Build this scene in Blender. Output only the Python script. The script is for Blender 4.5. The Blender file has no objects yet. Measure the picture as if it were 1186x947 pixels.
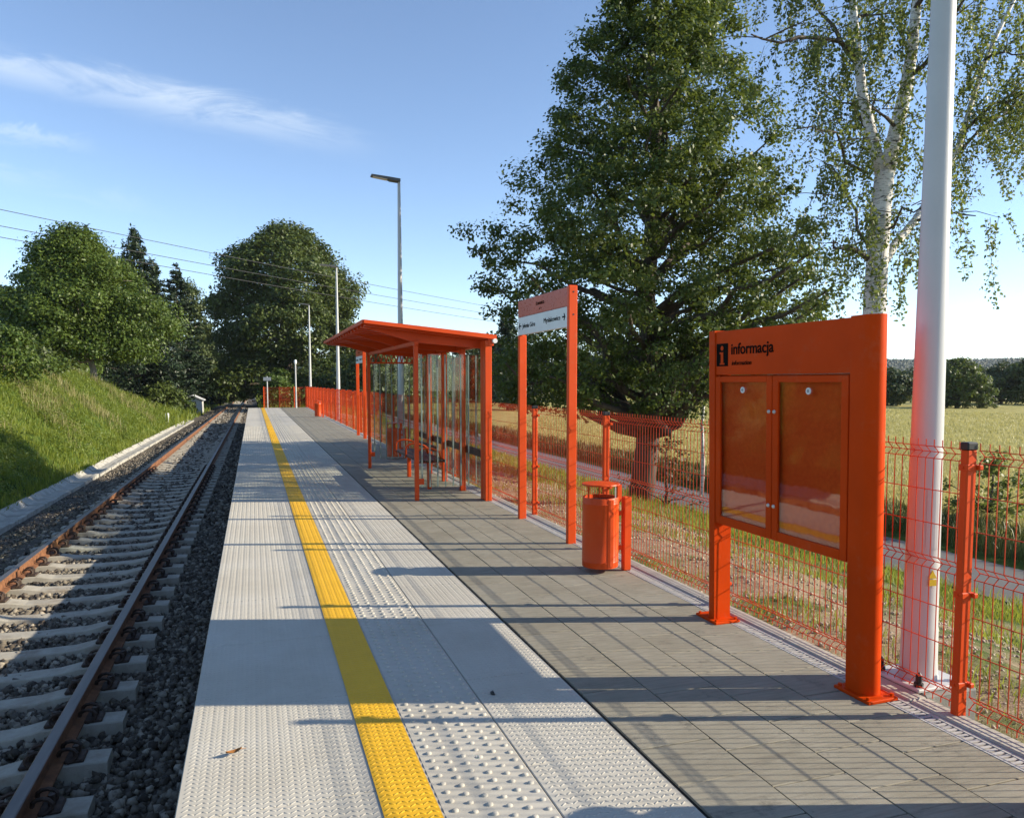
import bpy, math, random
import numpy as np
from mathutils import Vector, Matrix
R = math.radians
rng = np.random.default_rng(7)
random.seed(7)
scene = bpy.context.scene
col = scene.collection

# ------------------------------------------------------------------ camera
CAM_H = 1.62
FPX = 900.0                                   # focal length in pixels of the 1186 px wide photograph
pitch = math.atan(64.5 / FPX)
yaw = math.atan(300 / math.hypot(FPX, 64.5))
cd = bpy.data.cameras.new('camera')
cam = bpy.data.objects.new('camera', cd)
col.objects.link(cam)
cam.location = (0, 0, CAM_H)
cam.rotation_euler = (R(90) - pitch, 0, -yaw)
cd.sensor_width = 36
cd.lens = 36 * FPX / 1186
cd.shift_y = (506.5 - 473.5) / 1186
cd.clip_end = 9000
cd.clip_start = 0.05
scene.camera = cam
fw = np.array([math.sin(yaw) * math.cos(pitch), math.cos(yaw) * math.cos(pitch), -math.sin(pitch)])
rt = np.array([math.cos(yaw), -math.sin(yaw), 0.0])
up = np.cross(rt, fw)


def at(px, py, depth):
    """world point that lies `depth` metres in front of the camera where the photograph shows (px, py)"""
    d = rt * (px - 593) / FPX + up * (506.5 - py) / FPX + fw
    return np.array([0, 0, CAM_H]) + d * depth


# ------------------------------------------------------------------ sky, sun, exposure
SUN_EL = 22.7
SUN_AZ = 107.2                                # clockwise from +Y
sun_dir = Vector((math.sin(R(SUN_AZ)) * math.cos(R(SUN_EL)), math.cos(R(SUN_AZ)) * math.cos(R(SUN_EL)), math.sin(R(SUN_EL))))
world = bpy.data.worlds.new('World')
scene.world = world
world.use_nodes = True
nt = world.node_tree
bg = nt.nodes['Background']
sky = nt.nodes.new('ShaderNodeTexSky')
sky.sky_type = 'NISHITA'
sky.sun_disc = False
sky.sun_elevation = R(SUN_EL)
sky.sun_rotation = R(SUN_AZ)
sky.altitude = 1600
sky.air_density = 0.85
sky.dust_density = 0.0
sky.ozone_density = 1.3
bg.inputs['Strength'].default_value = 0.137


def wn(t, **k):
    n = nt.nodes.new(t)
    for a, b in k.items():
        setattr(n, a, b)
    return n


def wl(a, b):
    nt.links.new(a, b)


tc = wn('ShaderNodeTexCoord')


def ray_dir(px, py):
    v = at(px, py, 1.0) - np.array([0, 0, CAM_H])
    return Vector(v / np.linalg.norm(v))


def wisp(a, b, width, amount, seed):
    """a thin cirrus band on the sky between two directions"""
    A, B = ray_dir(*a), ray_dir(*b)
    n = A.cross(B).normalized()
    along = (B - A).normalized()
    s0, s1 = A.dot(along), B.dot(along)
    noi = wn('ShaderNodeTexNoise')
    noi.inputs['Scale'].default_value = 4.5
    noi.inputs['Detail'].default_value = 11
    noi.inputs['Roughness'].default_value = 0.68
    noi.inputs['Distortion'].default_value = 1.1
    mp = wn('ShaderNodeMapping')
    mp.inputs['Location'].default_value = (seed, seed * .7, 0)
    mp.inputs['Rotation'].default_value = (0, R(20), R(15))
    mp.inputs['Scale'].default_value = (1.6, 2.4, 6.0)
    wl(tc.outputs['Generated'], mp.inputs['Vector'])
    wl(mp.outputs['Vector'], noi.inputs['Vector'])
    d = wn('ShaderNodeVectorMath', operation='DOT_PRODUCT')
    wl(tc.outputs['Generated'], d.inputs[0])
    d.inputs[1].default_value = n
    jit = wn('ShaderNodeMath', operation='MULTIPLY_ADD')
    wl(noi.outputs['Fac'], jit.inputs[0])
    jit.inputs[1].default_value = 0.05
    jit.inputs[2].default_value = -0.025
    ad = wn('ShaderNodeMath', operation='ADD')
    wl(d.outputs['Value'], ad.inputs[0])
    wl(jit.outputs[0], ad.inputs[1])
    ab = wn('ShaderNodeMath', operation='ABSOLUTE')
    wl(ad.outputs[0], ab.inputs[0])
    band = wn('ShaderNodeMapRange', interpolation_type='SMOOTHERSTEP')
    wl(ab.outputs[0], band.inputs['Value'])
    band.inputs['From Min'].default_value = 0
    band.inputs['From Max'].default_value = width
    band.inputs['To Min'].default_value = 1
    band.inputs['To Max'].default_value = 0
    e = wn('ShaderNodeVectorMath', operation='DOT_PRODUCT')
    wl(tc.outputs['Generated'], e.inputs[0])
    e.inputs[1].default_value = along
    end = wn('ShaderNodeMapRange', interpolation_type='SMOOTHSTEP')
    wl(e.outputs['Value'], end.inputs['Value'])
    end.inputs['From Min'].default_value = s1
    end.inputs['From Max'].default_value = s0 + (s1 - s0) * .55
    end.inputs['To Min'].default_value = 0
    end.inputs['To Max'].default_value = 1
    st = wn('ShaderNodeMapRange')
    wl(noi.outputs['Fac'], st.inputs['Value'])
    st.inputs['From Min'].default_value = .36
    st.inputs['From Max'].default_value = .66
    st.inputs['To Min'].default_value = .1
    m1 = wn('ShaderNodeMath', operation='MULTIPLY')
    wl(band.outputs[0], m1.inputs[0])
    wl(end.outputs[0], m1.inputs[1])
    m2 = wn('ShaderNodeMath', operation='MULTIPLY')
    wl(m1.outputs[0], m2.inputs[0])
    wl(st.outputs[0], m2.inputs[1])
    m3 = wn('ShaderNodeMath', operation='MULTIPLY')
    wl(m2.outputs[0], m3.inputs[0])
    m3.inputs[1].default_value = amount
    return m3.outputs[0]


w1 = wisp((-60, 62), (470, 178), 0.03, 0.42, 1.3)
w2 = wisp((-40, 150), (130, 172), 0.012, 0.25, 4.1)
w3 = wisp((-40, 190), (210, 250), 0.016, 0.16, 7.7)
s1 = wn('ShaderNodeMath', operation='ADD'); wl(w1, s1.inputs[0]); wl(w2, s1.inputs[1])
s2 = wn('ShaderNodeMath', operation='ADD'); wl(s1.outputs[0], s2.inputs[0]); wl(w3, s2.inputs[1])
s2.use_clamp = True
mixc = wn('ShaderNodeMix', data_type='RGBA')
wl(s2.outputs[0], mixc.inputs['Factor'])
wl(sky.outputs[0], mixc.inputs['A'])
mixc.inputs['B'].default_value = (4.6, 4.9, 5.0, 1)
wl(mixc.outputs['Result'], bg.inputs['Color'])

sl = bpy.data.lights.new('sun', 'SUN')
sl.energy = 5.0
sl.angle = R(0.5)
sl.color = (1.0, 0.885, 0.70)
so = bpy.data.objects.new('sun', sl)
col.objects.link(so)
so.location = (30, -10, 30)
so.rotation_euler = sun_dir.to_track_quat('Z', 'Y').to_euler()

vs = scene.view_settings
vs.view_transform = 'Standard'
vs.look = 'None'
vs.exposure = 0.92
vs.gamma = 1
vs.use_curve_mapping = False

# ------------------------------------------------------------------ materials


class NT:
    def __init__(self, name):
        self.m = bpy.data.materials.new(name)
        self.m.use_nodes = True
        self.t = self.m.node_tree
        self.b = self.t.nodes['Principled BSDF']
        self.out = self.t.nodes['Material Output']

    def n(self, ty, **k):
        x = self.t.nodes.new(ty)
        for a, b in k.items():
            setattr(x, a, b)
        return x

    def l(self, a, b):
        self.t.links.new(a, b)

    def pos(self, obj=False):
        if obj:
            return self.n('ShaderNodeTexCoord').outputs['Object']
        return self.n('ShaderNodeNewGeometry').outputs['Position']

    def noise(self, scale, detail=4, rough=.55, vec=None, stretch=None, obj=False):
        v = vec or self.pos(obj)
        if stretch:
            mp = self.n('ShaderNodeMapping')
            mp.inputs['Scale'].default_value = stretch
            self.l(v, mp.inputs['Vector'])
            v = mp.outputs[0]
        x = self.n('ShaderNodeTexNoise')
        x.inputs['Scale'].default_value = scale
        x.inputs['Detail'].default_value = detail
        x.inputs['Roughness'].default_value = rough
        self.l(v, x.inputs['Vector'])
        return x.outputs['Fac']

    def ramp(self, f, stops):
        x = self.n('ShaderNodeValToRGB')
        cr = x.color_ramp
        while len(cr.elements) < len(stops):
            cr.elements.new(.5)
        for e, (p, c) in zip(cr.elements, stops):
            e.position = p
            e.color = (*c, 1)
        self.l(f, x.inputs[0])
        return x.outputs[0]

    def mix(self, f, a, b, mode='MIX'):
        x = self.n('ShaderNodeMix', data_type='RGBA', blend_type=mode)
        for sock, v in ((x.inputs['Factor'], f), (x.inputs['A'], a), (x.inputs['B'], b)):
            if isinstance(v, (int, float)):
                sock.default_value = v
            elif isinstance(v, tuple):
                sock.default_value = (*v, 1)
            else:
                self.l(v, sock)
        return x.outputs['Result']

    def range(self, f, a, b, c=0, d=1, smooth=False):
        x = self.n('ShaderNodeMapRange')
        if smooth:
            x.interpolation_type = 'SMOOTHSTEP'
        self.l(f, x.inputs['Value'])
        for k, v in zip(('From Min', 'From Max', 'To Min', 'To Max'), (a, b, c, d)):
            x.inputs[k].default_value = v
        return x.outputs[0]

    def math(self, op, a, b=None):
        x = self.n('ShaderNodeMath', operation=op)
        for s, v in zip(x.inputs, (a, b)):
            if v is None:
                continue
            if isinstance(v, (int, float)):
                s.default_value = v
            else:
                self.l(v, s)
        return x.outputs[0]

    def bump(self, h, strength=.3, dist=.01):
        x = self.n('ShaderNodeBump')
        x.inputs['Strength'].default_value = strength
        x.inputs['Distance'].default_value = dist
        self.l(h, x.inputs['Height'])
        self.l(x.outputs[0], self.b.inputs['Normal'])

    def base(self, c, rough=.6, metal=0, spec=.5):
        if isinstance(c, tuple):
            self.b.inputs['Base Color'].default_value = (*c, 1)
        else:
            self.l(c, self.b.inputs['Base Color'])
        self.b.inputs['Roughness'].default_value = rough
        self.b.inputs['Metallic'].default_value = metal
        self.b.inputs['Specular IOR Level'].default_value = spec
        return self


def plain(name, c, rough=.6, metal=0, var=.12, scale=6, bump=0, bscale=60, spec=.5):
    k = NT(name)
    f = k.noise(scale, 5)
    lo = tuple(x * (1 - var) for x in c)
    hi = tuple(min(1, x * (1 + var)) for x in c)
    k.base(k.ramp(f, [(.3, lo), (.7, hi)]), rough, metal, spec)
    if bump:
        k.bump(k.noise(bscale, 4), bump, .004)
    return k.m


M = {}


def make_orange(name, c, rough=.36, spec=.22):
    k = NT(name)
    big = k.noise(2.2, 4)
    fine = k.noise(45, 3)
    dust = k.noise(7, 6, .7)
    c0 = k.ramp(big, [(.3, tuple(x * .86 for x in c)), (.7, tuple(x * 1.06 for x in c))])
    c1 = k.mix(k.range(dust, .56, .8, 0, .22), c0, (.42, .22, .12))
    scr = k.noise(34, 8, .8)
    c1 = k.mix(k.range(scr, .68, .74, 0, .35), c1, (.30, .07, .03))
    k.base(c1, rough, 0, spec)
    k.l(k.range(fine, .3, .7, rough - .07, rough + .1), k.b.inputs['Roughness'])
    k.bump(fine, .05, .002)
    return k.m


M['orange'] = make_orange('orange_paint', (.66, .072, .010), .42)
M['orange_board'] = make_orange('shaded_orange_board_paint', (.60, .055, .003), .5, .06)  # deeper copy of the orange, shade on the board front put into its colour


def backing():
    k = NT('mottled_orange_backing')
    a = k.noise(38, 6, .75)
    b = k.noise(3.5, 4)
    c = k.ramp(a, [(.35, (.60, .055, .004)), (.6, (.72, .085, .008)), (.8, (.80, .15, .03))])
    c = k.mix(k.range(b, .4, .7, 0, .4), c, (.60, .05, .004))
    k.base(c, .7, 0, .1)
    return k.m


M['backing'] = backing()
M['orange_wire'] = make_orange('orange_fence_coating', (.52, .055, .014), .55)
M['orange_sheet'] = make_orange('orange_sign_sheet', (.52, .085, .03), .3)
M['steel_white'] = plain('pale_lamp_paint', (.50, .50, .485), .35, 0, .04, 4)
M['steel_grey'] = plain('galvanised_steel', (.30, .32, .33), .45, .7, .18, 30)
M['lamp_head'] = plain('lamp_head_grey', (.09, .09, .09), .5, 0, .1, 8)
M['black'] = plain('black_plastic', (.012, .012, .012), .45, 0, .2, 20)
M['ink'] = plain('black_lettering', (.008, .006, .005), .9, 0, .1, 20, spec=.05)
M['sign_white'] = plain('white_sign_sheet', (.68, .69, .66), .4, 0, .04, 5)
M['brown'] = plain('brown_stained_wood', (.055, .022, .012), .55, 0, .35, 12, .2, 70)
M['kerb'] = plain('concrete_kerb', (.40, .38, .32), .85, 0, .14, 9, .35, 120)
M['footing'] = plain('concrete_footing', (.20, .20, .18), .9, 0, .25, 9, .5, 60)
M['chrome'] = plain('bright_metal', (.62, .62, .60), .3, .6, .05, 8)
M['white'] = plain('white_paint', (.75, .75, .72), .5, 0, .06, 6)
M['yellow_sticker'] = plain('yellow_sticker', (.75, .55, .02), .5, 0, .05, 5)
M['shed_wall'] = plain('whitewashed_wall', (.42, .42, .40), .8, 0, .12, 3)
M['shed_roof'] = plain('pale_sheet_roof', (.45, .46, .46), .6, 0, .15, 3)
M['wire'] = plain('power_cable', (.05, .05, .05), .6)


def conc_white():
    k = NT('pale_concrete_slab')
    a = k.noise(1.3, 6, .65)
    b = k.noise(24, 5, .6)
    c0 = k.ramp(a, [(.28, (.42, .385, .315)), (.5, (.475, .445, .375)), (.75, (.515, .49, .43))])
    c1 = k.mix(k.range(b, .35, .75, 0, .28), c0, (.37, .35, .30))
    # old dirt streaks along the slabs
    st = k.noise(1.0, 5, .6, None, (1.5, .22, 1))
    c2 = k.mix(k.range(st, .5, .75, 0, .5), c1, (.33, .305, .255))
    k.base(c2, .8)
    k.bump(k.noise(150, 3), .25, .002)
    return k.m


def conc_yellow():
    k = NT('yellow_line_paint')
    a = k.noise(3, 6, .7)
    b = k.noise(40, 5, .7)
    c0 = k.ramp(a, [(.3, (.68, .37, .008)), (.7, (.80, .45, .012))])
    c1 = k.mix(k.range(b, .58, .8, 0, .35), c0, (.50, .38, .14))
    k.base(c1, .62)
    k.bump(k.noise(120, 3), .2, .002)
    return k.m


def paver():
    k = NT('grey_wood_grain_paver')
    rnd = k.n('ShaderNodeNewGeometry').outputs['Random Per Island']
    a = k.noise(2.4, 7, .7)
    st = k.noise(9, 7, .7, None, (.35, 5, 1))
    fine = k.noise(26, 6, .7, None, (.25, 4, 1))
    c0 = k.ramp(a, [(.3, (.20, .178, .128)), (.55, (.26, .237, .178)), (.75, (.315, .29, .228))])
    c1 = k.mix(k.range(st, .48, .70, 0, .75), c0, (.125, .108, .078))
    c1 = k.mix(k.range(fine, .50, .72, 0, .5), c1, (.13, .115, .085))
    c2 = k.mix(k.range(rnd, 0, 1, 0, .32), c1, (.30, .28, .225))
    blot = k.noise(4, 9, .78)
    c3 = k.mix(k.range(blot, .57, .66, 0, .6), c2, (.085, .08, .066))
    k.base(c3, .82)
    k.bump(k.math('ADD', fine, k.noise(70, 5, .7)), .3, .003)
    return k.m


M['slab'] = conc_white()
M['yellow'] = conc_yellow()
M['paver'] = paver()
M['joint'] = plain('dark_joint', (.03, .028, .024), .95, 0, .3, 20)
M['platform_side'] = plain('platform_side_concrete', (.30, .29, .27), .9, 0, .2, 4, .3, 40)
M['drain'] = plain('drain_channel_concrete', (.42, .41, .385), .7, 0, .14, 25)


def sleeper_mat():
    k = NT('sleeper_concrete')
    a = k.noise(7, 6, .65)
    c = k.ramp(a, [(.28, (.27, .245, .195)), (.55, (.36, .335, .275)), (.8, (.42, .395, .33))])
    c = k.mix(k.range(k.noise(2.3, 5, .7), .52, .72, 0, .6), c, (.17, .115, .072))
    c = k.mix(k.range(k.noise(30, 4, .7), .6, .75, 0, .5), c, (.12, .10, .08))
    k.base(c, .88)
    k.bump(k.noise(60, 4), .4, .004)
    return k.m


M['sleeper'] = sleeper_mat()
M['channel'] = plain('channel_concrete', (.36, .345, .30), .85, 0, .28, 5, .4, 50)


def rail_mats():
    k = NT('rusty_rail_side')
    a = k.noise(12, 6, .7)
    k.base(k.ramp(a, [(.3, (.10, .042, .02)), (.55, (.20, .085, .035)), (.8, (.30, .145, .07))]), .85)
    k.bump(k.noise(80, 3), .3, .003)
    M['rust'] = k.m
    k = NT('worn_rail_head')
    a = k.noise(5, 5, .6, None, (3, .3, 1))
    k.base(k.ramp(a, [(.3, (.075, .070, .070)), (.7, (.15, .135, .125))]), .42, .6)
    M['rail_head'] = k.m
    k = NT('rail_clip_steel')
    k.base(k.ramp(k.noise(30, 3), [(.3, (.028, .018, .014)), (.7, (.075, .045, .03))]), .7, .2)
    M['clip'] = k.m


rail_mats()


def stone():
    k = NT('ballast_stone')
    r = k.n('ShaderNodeNewGeometry').outputs['Random Per Island']
    c = k.ramp(r, [(0, (.036, .029, .022)), (.35, (.088, .074, .056)), (.75, (.165, .143, .108)), (1, (.34, .30, .235))])
    c = k.mix(k.range(k.noise(3, 4), .5, .8, 0, .35), c, (.13, .085, .055))
    k.base(c, .9)
    return k.m


M['stone'] = stone()


def ground():
    k = NT('ground_soil_and_turf')
    p = k.pos()
    sp = k.n('ShaderNodeSeparateXYZ')
    k.l(p, sp.inputs[0])
    X = sp.outputs['X']
    wob = k.noise(.9, 4)
    xw = k.math('ADD', X, k.range(wob, 0, 1, -.9, .9))
    n1 = k.noise(14, 6, .7)
    n2 = k.noise(1.1, 5, .6)
    n3 = k.noise(60, 3, .6)
    soil = k.ramp(n1, [(.25, (.15, .105, .062)), (.5, (.27, .20, .125)), (.75, (.37, .29, .20))])
    soil = k.mix(k.range(n3, .45, .75, 0, .4), soil, (.40, .33, .24))
    turf = k.ramp(n1, [(.25, (.035, .06, .012)), (.55, (.075, .115, .02)), (.8, (.17, .17, .05))])
    right = k.mix(k.range(n2, .5, .64, 0, 1), soil, turf)
    green = k.ramp(n1, [(.25, (.03, .055, .01)), (.6, (.07, .11, .018)), (.85, (.16, .17, .05))])
    right = k.mix(k.range(xw, 6.6, 7.6, 0, 1), right, green)
    crop = k.ramp(k.noise(2.0, 6, .6, None, (.35, 1, 1)), [(.25, (.24, .215, .065)), (.5, (.37, .325, .11)), (.8, (.48, .43, .17))])
    crop = k.mix(k.range(k.noise(.09, 4, .5, None, (.5, 1.4, 1)), .42, .66, 0, .45), crop, (.25, .245, .075))
    right = k.mix(k.range(xw, 11.6, 12.4, 0, 1), right, crop)
    grav = k.ramp(n1, [(.25, (.05, .045, .04)), (.55, (.11, .095, .08)), (.8, (.21, .185, .155))])
    grav = k.mix(k.range(n2, .52, .66, 0, .55), grav, (.17, .15, .07))
    a = k.mix(k.range(X, -4.62, -4.55, 0, 1), green, grav)
    c = k.mix(k.range(X, 3.0, 3.05, 0, 1), a, right)
    k.base(c, .95, 0, .15)
    k.bump(k.math('ADD', n1, n3), .6, .03)
    return k.m


M['ground'] = ground()


def asphalt():
    k = NT('road_asphalt')
    a = k.noise(60, 4, .7)
    b = k.noise(.7, 5)
    c = k.ramp(a, [(.3, (.075, .075, .078)), (.7, (.13, .13, .13))])
    c = k.mix(k.range(b, .4, .7, 0, .4), c, (.15, .145, .14))
    k.base(c, .9)
    k.bump(a, .3, .004)
    return k.m


M['asphalt'] = asphalt()


def leafmat(name, dark, light, trans=.35, sun_tint=(.22, .26, .03), scale=.35):
    k = NT(name)
    r = k.n('ShaderNodeNewGeometry').outputs['Random Per Island']
    c = k.ramp(r, [(0, dark), (.6, tuple((a + b) / 2 for a, b in zip(dark, light))), (1, light)])
    big = k.noise(scale, 3)
    c = k.mix(k.range(big, .42, .64, 0, .55), c, light)
    k.base(c, .5, 0, .35)
    tr = k.n('ShaderNodeBsdfTranslucent')
    k.l(k.mix(.6, c, sun_tint), tr.inputs['Color'])
    mx = k.n('ShaderNodeMixShader')
    mx.inputs[0].default_value = trans
    k.l(k.b.outputs[0], mx.inputs[1])
    k.l(tr.outputs[0], mx.inputs[2])
    k.l(mx.outputs[0], k.out.inputs['Surface'])
    return k.m


M['leaf_lime'] = leafmat('lime_leaf', (.028, .050, .011), (.082, .124, .024), .3, (.22, .27, .04))
M['leaf_round'] = leafmat('dense_lime_leaf', (.024, .046, .009), (.095, .125, .022), .22, (.14, .17, .02))
M['leaf_bright'] = leafmat('bright_leaf', (.036, .070, .010), (.110, .160, .026), .3, (.18, .22, .03))
M['leaf_birch'] = leafmat('birch_leaf', (.042, .070, .014), (.130, .165, .040), .36, (.27, .32, .06))
M['leaf_far'] = leafmat('far_leaf', (.022, .042, .014), (.070, .095, .030), .18, (.12, .15, .03))
M['leaf_willow'] = leafmat('willow_leaf', (.045, .075, .025), (.120, .150, .050), .3, (.2, .23, .06))
M['leaf_red'] = leafmat('bronze_shrub_leaf', (.05, .045, .018), (.12, .095, .04), .3, (.2, .16, .05))
M['needle'] = leafmat('conifer_needle', (.010, .022, .010), (.032, .055, .020), .1, (.05, .08, .02))
M['grass'] = leafmat('grass_blade', (.065, .105, .012), (.215, .255, .038), .42, (.42, .46, .06), .8)
M['grass_shade'] = leafmat('shaded_margin_grass_blade', (.022, .040, .008), (.075, .095, .020), .12, (.14, .16, .03), .5)  # darker copy of the grass, shade along the crop edge put into its colour
M['weed'] = leafmat('weed_leaf', (.05, .09, .012), (.18, .23, .035), .4, (.38, .44, .05), .8)
M['grass_dry'] = leafmat('dry_grass_blade', (.15, .15, .05), (.36, .32, .14), .35, (.40, .36, .12), .5)
M['wheat'] = leafmat('crop_stalk', (.25, .23, .07), (.50, .45, .18), .35, (.48, .43, .14), .12)
M['dead_leaf'] = leafmat('fallen_leaf', (.26, .10, .025), (.34, .15, .04), .1)


def bark(name, a, b, scale=9):
    k = NT(name)
    f = k.noise(scale, 6, .7, None, (1, 1, .25))
    k.base(k.ramp(f, [(.3, a), (.7, b)]), .9)
    k.bump(f, .8, .03)
    return k.m


M['bark'] = bark('dark_bark', (.035, .027, .02), (.12, .095, .07))
M['bark_pale'] = bark('pale_bark', (.16, .13, .10), (.34, .29, .23))


def birch_bark():
    k = NT('birch_bark')
    f = k.noise(5, 5, .7, None, (1, 1, 3.5))
    g = k.noise(22, 4, .65, None, (.5, .5, 3))
    c = k.ramp(k.noise(3, 4), [(.3, (.56, .54, .50)), (.7, (.74, .72, .68))])
    c = k.mix(k.range(g, .56, .62, 0, .85), c, (.06, .05, .045))
    c = k.mix(k.range(f, .58, .63, 0, .95), c, (.03, .026, .022))
    k.base(c, .75)
    k.bump(f, .4, .02)
    return k.m


M['birch_bark'] = birch_bark()


def glass_mat(name, tint=(.93, .96, .94), boost=1.0):
    k = NT(name)
    tr = k.n('ShaderNodeBsdfTransparent')
    tr.inputs[0].default_value = (*tint, 1)
    gl = k.n('ShaderNodeBsdfGlossy')
    gl.inputs['Roughness'].default_value = .015
    lw = k.n('ShaderNodeLayerWeight')
    lw.inputs['Blend'].default_value = .5
    fres = k.math('ADD', k.math('MULTIPLY', k.math('POWER', lw.outputs['Facing'], 5.0), .92), .04)
    mx = k.n('ShaderNodeMixShader')
    k.l(k.math('MULTIPLY', fres, boost), mx.inputs[0])
    k.l(tr.outputs[0], mx.inputs[1])
    k.l(gl.outputs[0], mx.inputs[2])
    k.l(mx.outputs[0], k.out.inputs['Surface'])
    return k.m


M['glass'] = glass_mat('clear_glass')
M['stripe'] = plain('grey_green_glass_stripe', (.20, .25, .22), .5, 0, .05, 5)


def pane():
    k = NT('acrylic_pane')
    tr = k.n('ShaderNodeBsdfTransparent')
    tr.inputs[0].default_value = (.975, .97, .96, 1)
    gl = k.n('ShaderNodeBsdfGlossy')
    gl.inputs['Roughness'].default_value = .03
    lw = k.n('ShaderNodeLayerWeight')
    lw.inputs['Blend'].default_value = .5
    fres = k.math('ADD', k.math('MULTIPLY', k.math('POWER', lw.outputs['Facing'], 5.0), .92), .04)
    mx = k.n('ShaderNodeMixShader')
    k.l(k.math('MULTIPLY', fres, 1.7), mx.inputs[0])
    k.l(tr.outputs[0], mx.inputs[1])
    k.l(gl.outputs[0], mx.inputs[2])
    bp = k.n('ShaderNodeBump')
    bp.inputs['Strength'].default_value = .05
    bp.inputs['Distance'].default_value = .01
    k.l(k.noise(5, 2), bp.inputs['Height'])
    k.l(bp.outputs[0], gl.inputs['Normal'])
    k.l(mx.outputs[0], k.out.inputs['Surface'])
    return k.m


M['pane'] = pane()
# ------------------------------------------------------------------ building helpers
ORIGIN = {}


def tag(o, label=None, cat=None, group=None, kind=None):
    if label: o['label'] = label
    if cat: o['category'] = cat
    if group: o['group'] = group
    if kind: o['kind'] = kind
    return o


def thing(name, loc, label, cat, group=None):
    o = bpy.data.objects.new(name, None)
    o.empty_display_size = .2
    col.objects.link(o)
    o.location = loc
    ORIGIN[o.name] = np.array(loc, float)
    return tag(o, label, cat, group)


def link_mesh(name, me, mats, parent=None, smooth=False):
    o = bpy.data.objects.new(name, me)
    for m in (mats if isinstance(mats, (list, tuple)) else [mats]):
        me.materials.append(m)
    col.objects.link(o)
    if parent is not None:
        o.parent = parent
        ORIGIN[o.name] = ORIGIN[parent.name]
    else:
        ORIGIN[o.name] = np.zeros(3)
    if smooth:
        me.polygons.foreach_set('use_smooth', np.ones(len(me.polygons), bool))
    return o


def np_mesh(name, V, F):
    """V (n,3), F (m,k) with k corners per face"""
    V = np.asarray(V, np.float32)
    F = np.asarray(F, np.int32)
    me = bpy.data.meshes.new(name)
    me.vertices.add(len(V))
    me.vertices.foreach_set('co', V.ravel())
    m, k = F.shape
    me.loops.add(m * k)
    me.loops.foreach_set('vertex_index', F.ravel())
    me.polygons.add(m)
    me.polygons.foreach_set('loop_start', np.arange(0, m * k, k, dtype=np.int32))
    me.polygons.foreach_set('loop_total', np.full(m, k, np.int32))
    me.update()
    me.validate()
    return me


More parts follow.
